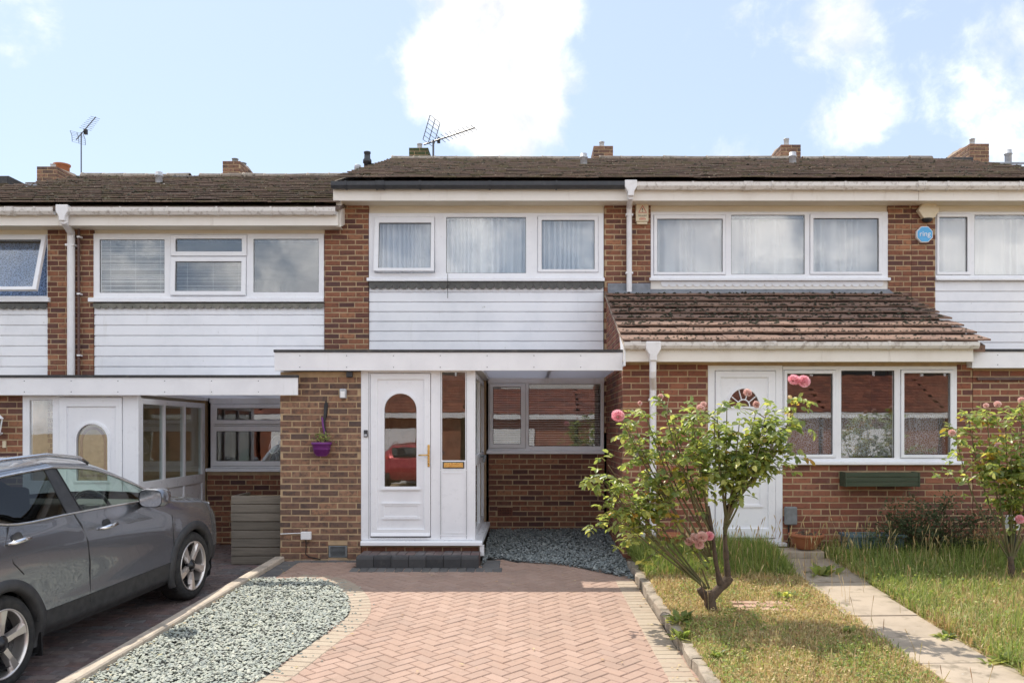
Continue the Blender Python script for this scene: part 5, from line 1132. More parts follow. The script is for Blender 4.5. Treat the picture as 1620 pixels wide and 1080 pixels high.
# lower drive on the left
mb = MB()
for a, b in zip([1.0, 4, 7, 10.2], [4, 7, 10.2, 12.4]): mb.add([(-14, a, zl(a) - .008), (kl(a) - .10, a, zl(a) - .008), (kl(b) - .10, b, zl(b) - .008), (-14, b, zl(b) - .008)], [(0, 1, 2, 3)])
ldr = add('lower_driveway', mb, 'sand_dark', kind='structure')
its = []
for j in range(int((12.3 - 4.7) / .1)):
    y = 4.7 + j * .1; x = kl(y) - .22 - (.1 if j % 2 else 0)
    while x > -7.2:
        sl_ = SLP if y < 10.2 else 0
        if -5.6 < x or y > 8.5: its.append((-x * .6 + abs(y - 6.8) * .5 + (9 if y < 5.7 else 0), Matrix.Translation((x, y, zl(y) + random.gauss(0, .0015))) @ Matrix.Rotation(sl_ + random.gauss(0, .006), 4, 'X') @ Matrix.Rotation(random.gauss(0, .006), 4, 'Y') @ Matrix.Rotation(random.gauss(0, .008), 4, 'Z')))
        x -= .2
blocks(ldr, its, DBM, 'paver_dark', 300, 'dark_paver', 'dark_paving')
# weathered planter beside the brick porch
pt = empty('wooden_planter', (-3.28, 10.6, zl(10.4)), 'tall weathered grey plank planter between the porch bricks and the car', 'planter')
px0_, px1_, py0_, py1_ = X(365.5, 10.42), X(443, YP) - .012, 10.42, 11.05; z0_, z1_ = zl(10.4) + .0, Z(783.5, 10.42)
nb = 8; hb_ = (z1_ - z0_) / nb
for i in range(nb):
    za, zb_ = z0_ + i * hb_ + .004, z0_ + (i + 1) * hb_ - .004; j = random.gauss(0, .004)
    add('plank', MB().box(px0_, px1_, py0_ + j, py0_ + .03 + j, za, zb_), 'wood_old', pt, bevel=.004)
    add('side_plank', MB().box(px0_ + .004, px0_ + .034, py0_ + .034, py1_, za, zb_), 'wood_old', pt, bevel=.004)
add('compost', MB().box(px0_ + .035, px1_ - .01, py0_ + .04, py1_, z0_ + .1, z1_ - .04), 'soil', pt)

# dry leaves and stray chippings blown over the drive
mb = MB()
for _ in range(170):
    y = random.uniform(5.3, 9.9); q = random.random(); x = (kl(y) + abs(random.gauss(.03, .12))) if q < .35 else (kr(y) - abs(random.gauss(.02, .10)) if q < .7 else random.uniform(kl(y) + .1, kr(y) - .05))
    s = random.uniform(.008, .024); a_ = random.uniform(0, 6.28); z = zd(y) + .012 + (.022 if inpoly(x, y, GRAVS) else 0); c_, s_ = math.cos(a_) * s, math.sin(a_) * s
    mb.add([(x - c_, y - s_, z), (x - s_ * .5, y + c_ * .5, z + s * .3), (x + c_, y + s_, z + s * .15), (x + s_ * .5, y - c_ * .5, z + s * .25)], [(0, 3, 2, 1)], random.random())
add('leaf_litter', mb, 'grass_d', rnd=True, label='scattered small dry leaves on the drive and gravel', cat='leaf litter', kind='stuff')
mb = MB()
for _ in range(90):
    i_ = random.randrange(len(edge_l) - 1); ex_, ey_ = edge_l[i_]; d__ = abs(random.gauss(.05, .12)); x, y = ex_ + d__ * .8, ey_ - d__ * .35 * random.random(); s = random.uniform(.006, .014); z = zd(y) + .006
    if y < 4.6: continue
    mb.add([(x - s, y - s * .6, z), (x + s, y - s * .5, z), (x + s * .7, y + s, z), (x - s, y + s * .7, z), (x, y, z + s * .8)], [(0, 1, 4), (1, 2, 4), (2, 3, 4), (3, 0, 4)], random.random())
add('stray_chippings', mb, 'chip', rnd=True, label='stray slate chippings spilled over the tan border', cat='gravel', kind='stuff')
# ---------------------------------------------------------------- front garden on the right
mb = MB(); ysx = [1.0, 3, 4.5, 6, 7.5, 9, 10.3]
xr_ = [1.2, 1.8, 2.4, 3, 3.6, 4.3, 5.2, 6.5, 9, 14]
gv = []
for y in ysx:
    for x in xr_: gv.append((kr(y) + .095 if x == 1.2 else x, y, zg(y) - .015 + random.gauss(0, .006)))
nx = len(xr_); mb.add(gv, [(j * nx + i, j * nx + i + 1, (j + 1) * nx + i + 1, (j + 1) * nx + i) for j in range(len(ysx) - 1) for i in range(nx - 1)])
add('garden_soil', mb, 'soil', kind='structure', smooth=True)
path = empty('garden_path', (3.1, 7.4, zg(7.4)), None); path['kind'] = 'structure'
sy = [3.7, 4.32, 4.93, 5.55, 6.18, 6.80, 7.41, 8.03, 8.62, 9.22, 9.78]
for a, b in zip(sy, sy[1:]):
    dx = random.uniform(-.05, .05); V = [(2.79 + dx, a + .006), (3.40 + dx, a + .006), (3.40 + dx, b - .006), (2.79 + dx, b - .006)]; t_ = random.gauss(0, .004)
    mb = MB().add([(x, y, zg(y) - .05) for x, y in V] + [(x, y, zg(y) + .012 + t_ + (x - 3.1) * .01) for x, y in V], [(3, 2, 1, 0), (4, 5, 6, 7), (0, 1, 5, 4), (1, 2, 6, 5), (2, 3, 7, 6), (3, 0, 4, 7)])
    add('slab', mb, 'slab', path, bevel=.005)
add('concrete_step', MB().box(X(1150, 9.9), X(1300, 9.9), 9.80, YP - .1, -.1, zg(10) + .07), 'concrete', bevel=.012, label='worn concrete step below the extension door', cat='step')
mc = empty('brick_patch', (2.1, 7.75, zg(7.75)), 'sunken patch of red ribbed pavers in the dry grass', 'pavers')
for i in range(5):
    for j in range(3):
        x, y = 1.86 + i * .105 , 7.60 + j * .115; add('paver', MB().box(x, x + .1, y, y + .108, zg(y) - .03, zg(y) + .008 + random.gauss(0, .002)), 'rustpaver', mc, bevel=.004)
# grass: curved blades, green and dry
def blades(name, n, region, hfun, m, label, width=.0055, lean=.5, accept=None, cat='grass'):
    P = []
    x0, x1, y0, y1 = region
    while len(P) < n:
        k = 4 * n; A = np.stack([RNG.uniform(x0, x1, k), RNG.uniform(y0, y1, k)], 1)
        ok = np.array([accept(x, y) for x, y in A]) if accept else np.ones(k, bool)
        P += list(A[ok > RNG.random(k)])
    P = np.array(P[:n]); h = np.array([hfun(x, y) for x, y in P]) * RNG.uniform(.45, 1.25, n); a = RNG.uniform(0, 2 * np.pi, n); ln = RNG.normal(0, lean, n) + lean * .6
    z = np.array([zg(y) for y in P[:, 1]]) - .01; d = np.stack([np.cos(a), np.sin(a)], 1); s = np.stack([-d[:, 1], d[:, 0]], 1) * (width * RNG.uniform(.6, 1.3, n))[:, None]
    def pt(t, wf):
        c = P + d * (h * ln * t * t)[:, None]; zz_ = z + h * (t - .25 * np.abs(ln) * t * t)
        return np.concatenate([c - s * wf, zz_[:, None]], 1), np.concatenate([c + s * wf, zz_[:, None]], 1)
    a0, b0 = pt(0, 1); a1, b1 = pt(.5, .8); tip, _ = pt(1.0, 0)
    V = np.stack([a0, b0, a1, b1, tip], 1).reshape(-1, 3); T = np.array([(0, 1, 3), (0, 3, 2), (2, 3, 4)]); TT = (T[None] + (np.arange(n) * 5)[:, None, None]).reshape(-1, 3)
    me = np_mesh(name, V, TT, m, np.repeat(RNG.random(n), 3)); o = bpy.data.objects.new(name, me); COL.objects.link(o); tag(o, label, cat, kind='stuff'); return o
from mathutils import noise as mnoise
def nz(x, y, s, o=0): return mnoise.noise(Vector((x * s + o, y * s, o * 1.7)))
def onpath(x, y): q = .15 * nz(x, y, 2.2, 6) + .08 * nz(x, y, 9, 2); return 2.91 + q < x < 3.33 + q and (y < 8.2 or nz(x, y, 4, 3) > .12) and min(abs(y - j_) for j_ in (5.55, 6.18, 6.80, 7.41, 8.03, 8.62)) > .022 * max(0, nz(x, y, 5, 17) + .35) and not (nz(0, y, 14, 2) > .55 and nz(x, y, 6, 7) > .1)
def okl(x, y):       # strip left of the path
    if x < kr(y) + .08 + .03 * nz(x, y, 7, 2) or onpath(x, y) or (1.84 < x < 2.4 and 7.58 < y < 7.96 and nz(x, y, 9, 4) > -.25): return 0
    return 1
wall_y = lambda y: max(0., min(1., (y - 8.6) / 1.0))
def left_green(x, y):
    if not okl(x, y): return 0
    q = .22 + .7 * wall_y(y) + .9 * max(0, nz(x, y, 1.3, 3)); q *= 1.0 if y > 8.9 else (.12 if y > 6.8 else .6)
    return min(1, q)
LR = (1.1, 2.80, 4.6, 10.15)
blades('green_grass', 26000, LR, lambda x, y: .05 + .17 * wall_y(y) + .05 * max(0, nz(x, y, 1.7, 9)), 'grass_g', 'patchy green grass left of the garden path', accept=left_green)
blades('dry_grass', 42000, LR, lambda x, y: .045 + .04 * max(0, nz(x, y, 2.1, 5)) + .06 * wall_y(y), 'grass_d', 'short straw-coloured dry grass around the rose trunk', .0050, .8, accept=lambda x, y: okl(x, y) * min(1, .55 + .6 * max(-.4, -nz(x, y, 1.3, 3))) * (1 - .7 * wall_y(y)))
RR = (3.40, 7.6, 4.6, 10.15)
okr = lambda x, y: (1 if x > 3.36 + .15 * nz(x, y, 2.2, 6) + .08 * nz(x, y, 9, 2) else .0)
blades('lush_grass', 46000, RR, lambda x, y: .14 + .09 * max(0, nz(x, y, 1.2, 2)) + .10 * wall_y(y), 'grass_g', 'lush overgrown green lawn right of the garden path', .0050, .65, accept=lambda x, y: okr(x, y) * min(1, .62 + .6 * nz(x, y, 1.4, 8)))
blades('straw_grass', 46000, RR, lambda x, y: .10 + .08 * max(0, nz(x, y, 1.5, 4)), 'grass_d', 'straw-coloured grass mixed through the right lawn', .0048, .7, accept=lambda x, y: okr(x, y) * min(1, .65 - .6 * nz(x, y, 1.4, 8)) * (1 - .75 * wall_y(y)))
# tall seed heads along the wall and lawn
def seedheads(name, n, region, hr, label, accept=None, hw=.0048):
    st_, hdn = MB(), MB()
    c = 0
    while c < n:
        x, y = random.uniform(region[0], region[1]), random.uniform(region[2], region[3])
        if onpath(x, y) or (accept and random.random() > accept(x, y)): continue
        c += 1; h = random.uniform(*hr); a = random.uniform(0, 6.28); l_ = random.uniform(.05, .35) * h; z = zg(y)
        p0, p1, p2 = Vector((x, y, z)), Vector((x + math.cos(a) * l_ * .3, y + math.sin(a) * l_ * .3, z + h * .6)), Vector((x + math.cos(a) * l_, y + math.sin(a) * l_, z + h))
        st_.tube([p0, p1, p2], [.0020, .0016, .0012], 3, random.random(), False); d_ = (p2 - p1).normalized(); L = random.uniform(.035, .08)
        st_.tube([p2 - d_ * L * .2, p2 + d_ * L * .3, p2 + d_ * L * .7, p2 + d_ * L], [.0015, hw, hw * .9, .001], 5, random.random(), False)
    add(name, st_, 'grass_d', rnd=True, label=label, cat='grass', kind='stuff')
seedheads('grass_seed_heads', 420, (1.3, 7.4, 8.9, 10.1), (.18, .46), 'tall dry grass seed heads along the extension wall')
seedheads('lawn_seed_heads', 420, (1.25, 7.4, 5.0, 9.0), (.12, .26), 'fine dry seed stalks scattered over the garden', accept=lambda x, y: 1 if x > 3.45 or x > kr(y) + .12 else 0, hw=.0028)
# low leafy ground cover between the blades
def cover(name, n, region, m, label, accept, s0, s1, hmax):
    mb = MB(); c = 0
    while c < n:
        x, y = random.uniform(region[0], region[1]), random.uniform(region[2], region[3])
        if random.random() > accept(x, y): continue
        c += 1; p = Vector((x, y, zg(y) + random.random() ** 1.5 * hmax)); u = Vector((random.gauss(0, 1), random.gauss(0, 1), random.gauss(.2, .5))).normalized(); v_ = u.cross(Vector((random.gauss(0, .4), random.gauss(0, .4), 1))).normalized(); s = random.uniform(s0, s1)
        mb.add([p, p + u * s * .5 + v_ * s * .32, p + u * s, p + u * s * .5 - v_ * s * .32], [(0, 1, 2, 3)], random.random())
    add(name, mb, m, rnd=True, label=label, cat='ground cover', kind='stuff')
cover('ground_cover', 9000, LR, 'grass_g', 'tiny green weeds creeping through the grass left of the path', lambda x, y: okl(x, y) * (1 if nz(x, y, 1.6, 12) > .05 else .12), .012, .034, .07)
cover('dead_thatch', 9000, LR, 'grass_d', 'pale dead thatch under the grass left of the path', lambda x, y: okl(x, y) * (1 if nz(x, y, 1.6, 12) < .15 else .2), .010, .030, .05)
cover('lawn_ground_cover', 12000, RR, 'grass_g', 'tiny leafy weeds creeping through the right lawn', lambda x, y: okr(x, y) * (1 if nz(x, y, 1.5, 21) > -.05 else .2), .014, .040, .14)
cover('lawn_thatch', 8000, RR, 'grass_d', 'pale dead thatch in the right lawn', lambda x, y: okr(x, y) * (1 if nz(x, y, 1.5, 21) < .1 else .2), .012, .032, .10)
# broad-leaved weeds
def weed(x, y, s, label, n=26, m='leaf'):
    mb = MB()
    for i in range(n):
        a = random.uniform(0, 6.28); el = random.uniform(.25, 1.2); L = s * random.uniform(.5, 1.1); w_ = L * random.uniform(.16, .26); u = Vector((math.cos(a) * math.cos(el), math.sin(a) * math.cos(el), math.sin(el))); v_ = Vector((-math.sin(a), math.cos(a), 0)); p = Vector((x + random.gauss(0, s * .25), y + random.gauss(0, s * .2), zg(y)))
        q = p + u * L * .55; e = p + u * L + Vector((0, 0, -L * .22))
        mb.add([p, q + v_ * w_, q - v_ * w_, e, q + Vector((0, 0, -.004))], [(0, 4, 1), (0, 2, 4), (1, 4, 3), (4, 2, 3)], random.random())
    add('weed_plant', mb, m, rnd=True, label=label, cat='weed')
for px, py, s, lb in ((1075, 985, .17, 'broad-leaved weed clump beside the rough drive edging'), (1095, 905, .10, 'pale green weed tuft near the downpipe foot'), (1215, 880, .20, 'leafy weed at the extension doorstep'), (1130, 1040, .10, 'small leafy weed in dry grass below the rose trunk'), (1240, 945, .12, 'green weed patch just left of the path'), (1340, 1000, .09, 'dark weed sprig overhanging the path edge'), (1590, 1050, .16, 'broad-leaved weed in the bottom right lawn'), (1500, 1010, .12, 'weed clump right of the path in the lawn'), (1300, 910, .22, 'dark leafy weed beside the terracotta bowl'), (1075, 1010, .12, 'dark green weed growing against the drive edging')):
    x, y = gg(px, py); weed(x, y, s, lb, 30)

# ---------------------------------------------------------------- pots and shrub by the extension
def bowl(px, py, r, h, label, Y=10.0, m='terra', fill=True):
    x = X(px, Y); z = Z(py, Y); t = empty('terracotta_bowl', (x, Y, z), label, 'plant pot')
    add('bowl', MB().lathe([(.001, 0), (r * .5, 0), (r * .55, .01), (r * .9, h * .7), (r * .93, h * .78), (r, h * .8), (r, h), (r * .9, h), (r * .8, h * .7), (.001, h * .6)], (x, Y, z), 28), m, t, smooth=True)
    if fill:
        mb = MB()
        for _ in range(60):
            p = Vector((x + random.gauss(0, r * .4), Y + random.gauss(0, r * .35), z + h * .75 + abs(random.gauss(0, .035)))); u = Vector((random.gauss(0, 1), random.gauss(0, 1), random.gauss(0, .5))).normalized(); v_ = u.orthogonal().normalized(); s = random.uniform(.015, .035)
            mb.add([p - u * s, p + v_ * s * .5 + Vector((0, 0, .008)), p + u * s, p - v_ * s * .5], [(0, 1, 2), (0, 2, 3)], random.random())
        add('dead_leaves', mb, 'bark', t, rnd=True)
bowl(1275.5, 867.5, .20, .175, 'shallow terracotta bowl of dead leaves by the grey electrical box', 9.92)
bowl(1062, 864, .17, .15, 'terracotta pot half hidden behind the rose, beside the downpipe', 10.0, fill=False)
t = empty('plastic_trough', (X(1380, 9.95), 9.95, Z(862, 9.95)), 'blue-grey plastic trough under the dark sprawling shrub', 'trough')
a = R((1336, 1424, 845, 866), 9.95)
add('tub', MB().prismx([(9.86, a[2]), (9.82, a[3]), (9.835, a[3]), (9.87, a[2] + .015), (10.05, a[2] + .015), (10.065, a[3]), (10.08, a[3]), (10.06, a[2])], a[0], a[1]), 'blue_pl', t)
rim = MB().plate(a[0] - .015, a[1] + .015, 9.805, 10.095, [(a[0] + .012, a[1] - .012, 9.84, 10.06)], a[3] - .015, a[3] + .012)
rim.v = [(x, z, y) for x, y, z in rim.v]; rim.f = [f[::-1] for f in rim.f]; add('rim', rim, 'blue_pl', t)
add('soil', MB().box(a[0] + .01, a[1] - .01, 9.86, 10.05, a[2] + .016, a[3] - .03), 'soil', t)
def leafcloud(mb, pts, n, s0, s1, spread, up=.2, r=None):
    for _ in range(n):
        c = random.choice(pts); p = Vector(c) + Vector((random.gauss(0, spread), random.gauss(0, spread), random.gauss(0, spread * .7)))
        u = Vector((random.gauss(0, 1), random.gauss(0, 1), random.gauss(up, .5))).normalized(); v_ = u.cross(Vector((random.gauss(0, 1), random.gauss(0, 1), random.gauss(0, 1)))).normalized(); s = random.uniform(s0, s1)
        mb.add([p, p + u * s * .55 + v_ * s * .28, p + u * s, p + u * s * .55 - v_ * s * .28], [(0, 1, 2, 3)], random.random())
sh_ = empty('dark_shrub', (X(1470, 9.95), 9.95, .1), 'low dark green sprawling shrub against the extension wall', 'shrub')
pts, stm = [], MB()
for i in range(46):
    o = Vector((X(1450, 9.95) + random.uniform(-.1, .35), 10.0 + random.uniform(-.1, .05), .12)); a_ = random.uniform(-.2, 3.3); L = random.uniform(.5, 1.05) * (1.0 if .8 < a_ < 2.3 or math.cos(a_) < 0 else .85)
    e = o + Vector((math.cos(a_) * L, random.uniform(-.35, .03), math.sin(a_) * L * .72)); m_ = (o + e) / 2 + Vector((0, 0, .1))
    e.y = min(e.y, 10.16); m_.y = min(m_.y, 10.16)
    stm.tube([o, m_, e], [.008, .005, .002], 4); pts += [o.lerp(m_, .5), m_, m_.lerp(e, .4), m_.lerp(e, .7), e]
pts = [q for q in pts if q.y < 10.18 and q.z > .05]
add('stems', stm, 'bark', sh_); mb = MB(); leafcloud(mb, pts, 7500, .02, .045, .06); mb.v = [(x, min(y, 10.215), z) for x, y, z in mb.v]; add('foliage', mb, 'shrub', sh_, rnd=True, kind='stuff')
t = empty('solar_garden_light', (X(1602, 9.4), 9.4, zg(9.4)), 'white-topped garden light on black stake at the right edge', 'garden light')
a = R((1594, 1612, 815, 838), 9.4); add('head', MB().box(a[0], a[1], 9.36, 9.46, a[2], a[3]), 'white_pl', t, bevel=.012); add('stake', MB().box(a[0] + .02, a[1] - .04, 9.38, 9.44, zg(9.4) - .05, a[2]), 'black', t)

# ---------------------------------------------------------------- roses
def leaf_mesh(name, m):
    b = MB(); b.add([(0, 0, 0), (.32, .25, .05), (.34, 0, -.05), (.32, -.25, .05), (.68, .24, .02), (.70, 0, -.07), (.68, -.24, .02), (1, 0, -.16)], [(0, 2, 1), (0, 3, 2), (1, 2, 5, 4), (2, 3, 6, 5), (4, 5, 7), (5, 6, 7)]); return mesh_of(name, b, m, True)
LM = leaf_mesh('rose_leaf_mesh', 'leaf'); LMY = leaf_mesh('yellow_rose_leaf_mesh', 'leaf_y')
def rose_flower(parent, c, r, m):
    mb = MB(); c = Vector(c); r *= 1.02
    ax = Vector((random.gauss(0, .35), -.9, random.gauss(.75, .2))).normalized(); e1 = ax.orthogonal().normalized(); e2 = ax.cross(e1)
    for ring, (k, tilt, rr) in enumerate(((4, 1.35, .75), (6, 1.05, .9), (8, .7, 1.0), (9, .25, 1.0), (8, -.25, .85))):
        for i in range(k):
            a = 2 * math.pi * (i + .5 * ring) / k + random.gauss(0, .12); t_ = tilt + random.gauss(0, .1)
            u = e1 * (math.cos(a) * math.cos(t_)) + e2 * (math.sin(a) * math.cos(t_)) + ax * math.sin(t_); s = e2 * math.cos(a) - e1 * math.sin(a); L = r * rr; nrm = u.cross(s)
            p1, p2, p3 = c + u * L * .2, c + u * L * .75, c + u * L * 1.0
            mb.add([p1, p2 - s * L * .45 - nrm * L * .12, p2 + nrm * L * .10, p2 + s * L * .45 - nrm * L * .12, p3 - s * L * .25 + nrm * L * .12, p3 + s * L * .25 + nrm * L * .12], [(0, 2, 1), (0, 3, 2), (1, 2, 4), (2, 3, 5), (2, 5, 4)], random.random())
    return add('flower', mb, m, parent, rnd=True)
def rose(name, base, trunk, canes, nleaf, label, flowers, Y0, lsz=(.042, .084), spread=.075, nobj=300):
    t = empty(name, base, label, 'rose bush')
    mb = MB()
    for P, rr in trunk: mb.tube(smooth_line([tuple(q) for q in P], 5), [rr[0] + (rr[1] - rr[0]) * k / (len(smooth_line([tuple(q) for q in P], 5)) - 1) + random.uniform(-.004, .004) for k in range(len(smooth_line([tuple(q) for q in P], 5)))], 9)
    add('trunk', mb, 'bark', t, smooth=True)
    pool = []
    for (st, en, bow, den) in canes:
        a, b = Vector(st), Vector(en); m_ = a.lerp(b, .5) + Vector(bow); P = smooth_line([tuple(a), tuple(m_), tuple(b)], 8); n = len(P)
        add('cane', MB().tube(P, [.011 * (1 - .72 * k / (n - 1)) for k in range(n)], 6), 'cane', t, smooth=True)
        for k in range(n):
            f = k / (n - 1)
            if f > .38: pool += [(Vector(P[k]), (b - a).normalized())] * max(1, int(den * (1 + 2.2 * (f - .38))))
        # side shoots
        for _ in range(int(2 * den)):
            k = random.randrange(n // 2, n - 1); p = Vector(P[k]); d_ = Vector((random.gauss(0, .14), random.gauss(0, .12), random.gauss(.03, .10))); q = p + d_
            add('cane', MB().tube([p, p.lerp(q, .5) + Vector((0, 0, .02)), q], [.005, .004, .002], 5), 'cane', t)
            pool += [(p.lerp(q, g_), d_) for g_ in (.4, .7, .9, 1., 1.)] * max(1, int(den))
    its = []
    ny = 0
    for i in range(nleaf // 5):                     # a stalk carries about five leaflets
        p, d_ = random.choice(pool); st_ = Vector((random.gauss(0, 1), random.gauss(0, 1), random.gauss(.1, .5))).normalized(); L = random.uniform(.06, .11); o = p + Vector((random.gauss(0, spread * .5), random.gauss(0, spread * .5), random.gauss(0, spread * .45)))
        yel = random.random() < .05
        for k in range(5):
            g_ = (1, .7, .7, .35, .35)[k]; sd = (0, 1, -1, 1, -1)[k]; side = st_.cross(Vector((0, 0, 1)));  side = side.normalized() if side.length > .1 else Vector((1, 0, 0))
            q = o + st_ * L * g_; u = (st_ * (1 if k == 0 else .5) + side * sd * .9 + Vector((random.gauss(0, .2), random.gauss(0, .2), random.gauss(-.28, .3)))).normalized()
            nrm = (Vector((random.gauss(0, .45), random.gauss(-.1, .45), 1)) ); nrm = (nrm - u * nrm.dot(u)).normalized(); v_ = nrm.cross(u); s = random.uniform(*lsz)
            M = Matrix(((u.x, v_.x, nrm.x, q.x), (u.y, v_.y, nrm.y, q.y), (u.z, v_.z, nrm.z, q.z), (0, 0, 0, 1))) @ Matrix.Diagonal((s, s * 1.05, s, 1))
            its.append((-s / q.y, M, yel))
    its.sort(key=lambda z_: z_[0])
    for (_, M, yel) in its[:nobj]: inst('leaf', LMY if yel else LM, M, t)
    for me, m, yy_ in ((LM, 'leaf', False), (LMY, 'leaf_y', True)):
        src = np.array([v.co for v in me.vertices]); fs = [tuple(p_.vertices) for p_ in me.polygons]; mb = MB()
        for (_, M, yel) in its[nobj:]:
            if yel == yy_: A = np.array(M); mb.add(src @ A[:3, :3].T + A[:3, 3], fs, random.random())
        if mb.v: add('foliage', mb, m, t, smooth=True, rnd=True, kind='stuff')
    for (px, py, dy, r, m) in flowers: rose_flower(t, (X(px, Y0 + dy), Y0 + dy, Z(py, Y0 + dy)), r, m)
    return t
Y0 = 7.62
def Q(px, py, dy=0.0): return Vector((X(px, Y0 + dy), Y0 + dy, Z(py, Y0 + dy)))
b0 = (X(1127, Y0), Y0, zg(Y0))
trunk = [([Q(1128, 985), Q(1125, 962), Q(1122, 945), Q(1120, 935)], (.055, .050)), ([Q(1120, 945), Q(1112, 938), Q(1107, 930)], (.042, .030)), ([Q(1124, 945), Q(1138, 930, .03), Q(1148, 920, .05), Q(1154, 912, .06)], (.045, .042)),
         ([Q(1152, 918, .05), Q(1149, 880, .05), Q(1147, 845, .06), Q(1150, 800, .06)], (.030, .016)), ([Q(1140, 928, .03), Q(1132, 885, 0), Q(1128, 850, -.02), Q(1120, 800, 0)], (.026, .014))]
canes = []
for (sx, sy_, ex, ey, dy, den, bw) in ((1147, 845, 1150, 640, .05, 2, 0), (1149, 820, 1195, 655, .15, 2, .02), (1149, 820, 1228, 660, .0, 2, .05), (1150, 810, 1264, 625, -.1, 1.6, .08), (1130, 850, 1095, 655, -.15, 2, -.02), (1128, 850, 1045, 625, .0, 1.4, -.04), (1125, 860, 1040, 690, .1, 2, -.05),
      (1120, 880, 985, 665, -.1, 1.5, -.06), (1118, 930, 962, 735, .0, 2, -.05), (1115, 930, 985, 790, -.2, 1.7, -.03), (1118, 930, 1010, 760, .15, 2, -.05), (1130, 850, 1080, 740, -.2, 1.6, -.03), (1147, 840, 1180, 760, -.2, 1.4, .02), (1150, 800, 1240, 700, .1, 1.6, .04), (1125, 870, 1105, 700, .2, 2, 0), (1150, 820, 1130, 690, -.15, 2, 0), (1150, 820, 1160, 735, .2, 2, .02), (1122, 930, 1105, 860, -.1, .6, -.02), (1115, 930, 950, 755, -.1, 2, -.06), (1115, 925, 968, 775, .1, 2, -.05), (1118, 930, 975, 815, -.1, 1.6, -.03), (1120, 900, 1000, 690, .1, 2, -.05), (1122, 880, 1020, 655, -.1, 1.6, -.04), (1122, 890, 1030, 725, .0, 2, -.04), (1120, 900, 1050, 795, -.15, 1.6, -.02), (1125, 880, 1062, 655, .1, 1.6, -.03), (1149, 830, 1170, 665, -.1, 2.4, .01), (1149, 830, 1215, 645, .1, 2.4, .03), (1149, 830, 1135, 660, .1, 2.2, -.01), (1150, 820, 1190, 690, .0, 2.4, .02), (1150, 810, 1232, 680, -.15, 2, .05), (1120, 880, 1010, 700, -.05, 1.6, -.05), (1130, 850, 1070, 680, .2, 1.8, -.02), (1149, 820, 1205, 700, -.15, 2, .02)):
    canes.append((Q(sx, sy_, .02), Q(ex, ey, dy), Vector((bw * 1.2, 0, abs(bw) * .2)), den))
rose('rose_bush', b0, trunk, canes, 4700, 'tall leggy rose bush with pink blooms in the dry grass', [(977, 659, -.1, .062, 'petal'), (1255, 602, -.1, .055, 'petal'), (1271, 604, -.12, .058, 'petal'), (1098, 852, -.1, .05, 'petal_pale'), (1110, 850, -.12, .055, 'petal_pale'), (1122, 848, -.08, .045, 'petal'), (1106, 862, -.1, .045, 'petal_pale'), (1108, 647, -.12, .042, 'petal_pale'), (1182, 622, .1, .042, 'petal_pale'), (1045, 628, 0, .03, 'petal_pale'), (1196, 640, .1, .035, 'petal_pale'), (1113, 640, -.1, .03, 'petal_pale'), (1090, 857, -.05, .04, 'petal_pale'), (1012, 638, 0, .022, 'petal_pale')], Y0)
Y0 = 8.7
b1 = (X(1602, Y0), Y0, zg(Y0)); canes = []
for (ex, ey, dy, den, bw) in ((1512, 690, .0, 1.5, -.10), (1530, 655, .15, 2, -.06), (1560, 650, 0, 2, -.04), (1590, 660, .1, 2, 0), (1618, 640, 0, 2, .02), (1640, 680, -.1, 2, .04), (1600, 720, -.1, 2, 0), (1575, 705, -.15, 1.6, -.03), (1625, 760, 0, 2, .03), (1605, 775, .1, 1.6, 0), (1580, 765, 0, 1.2, -.02), (1660, 720, .1, 2, .06)):
    canes.append((Q(1600, 890, .02), Q(ex, ey, dy), Vector((bw, 0, .02)), den))
trunk = [([Q(1600, 912), Q(1600, 895), Q(1598, 880)], (.035, .024))]
rose('rose_bush', b1, trunk, canes, 2300, 'second rose bush with faded blooms at the right edge', [(1506, 685, 0, .04, 'petal_pale'), (1540, 666, .1, .035, 'petal_pale'), (1578, 640, 0, .038, 'petal_pale'), (1560, 642, 0, .03, 'petal_pale'), (1580, 706, -.1, .042, 'petal_pale'), (1613, 822, -.1, .05, 'petal'), (1616, 634, 0, .04, 'petal_pale'), (1563, 664, .1, .035, 'petal_pale')], Y0)
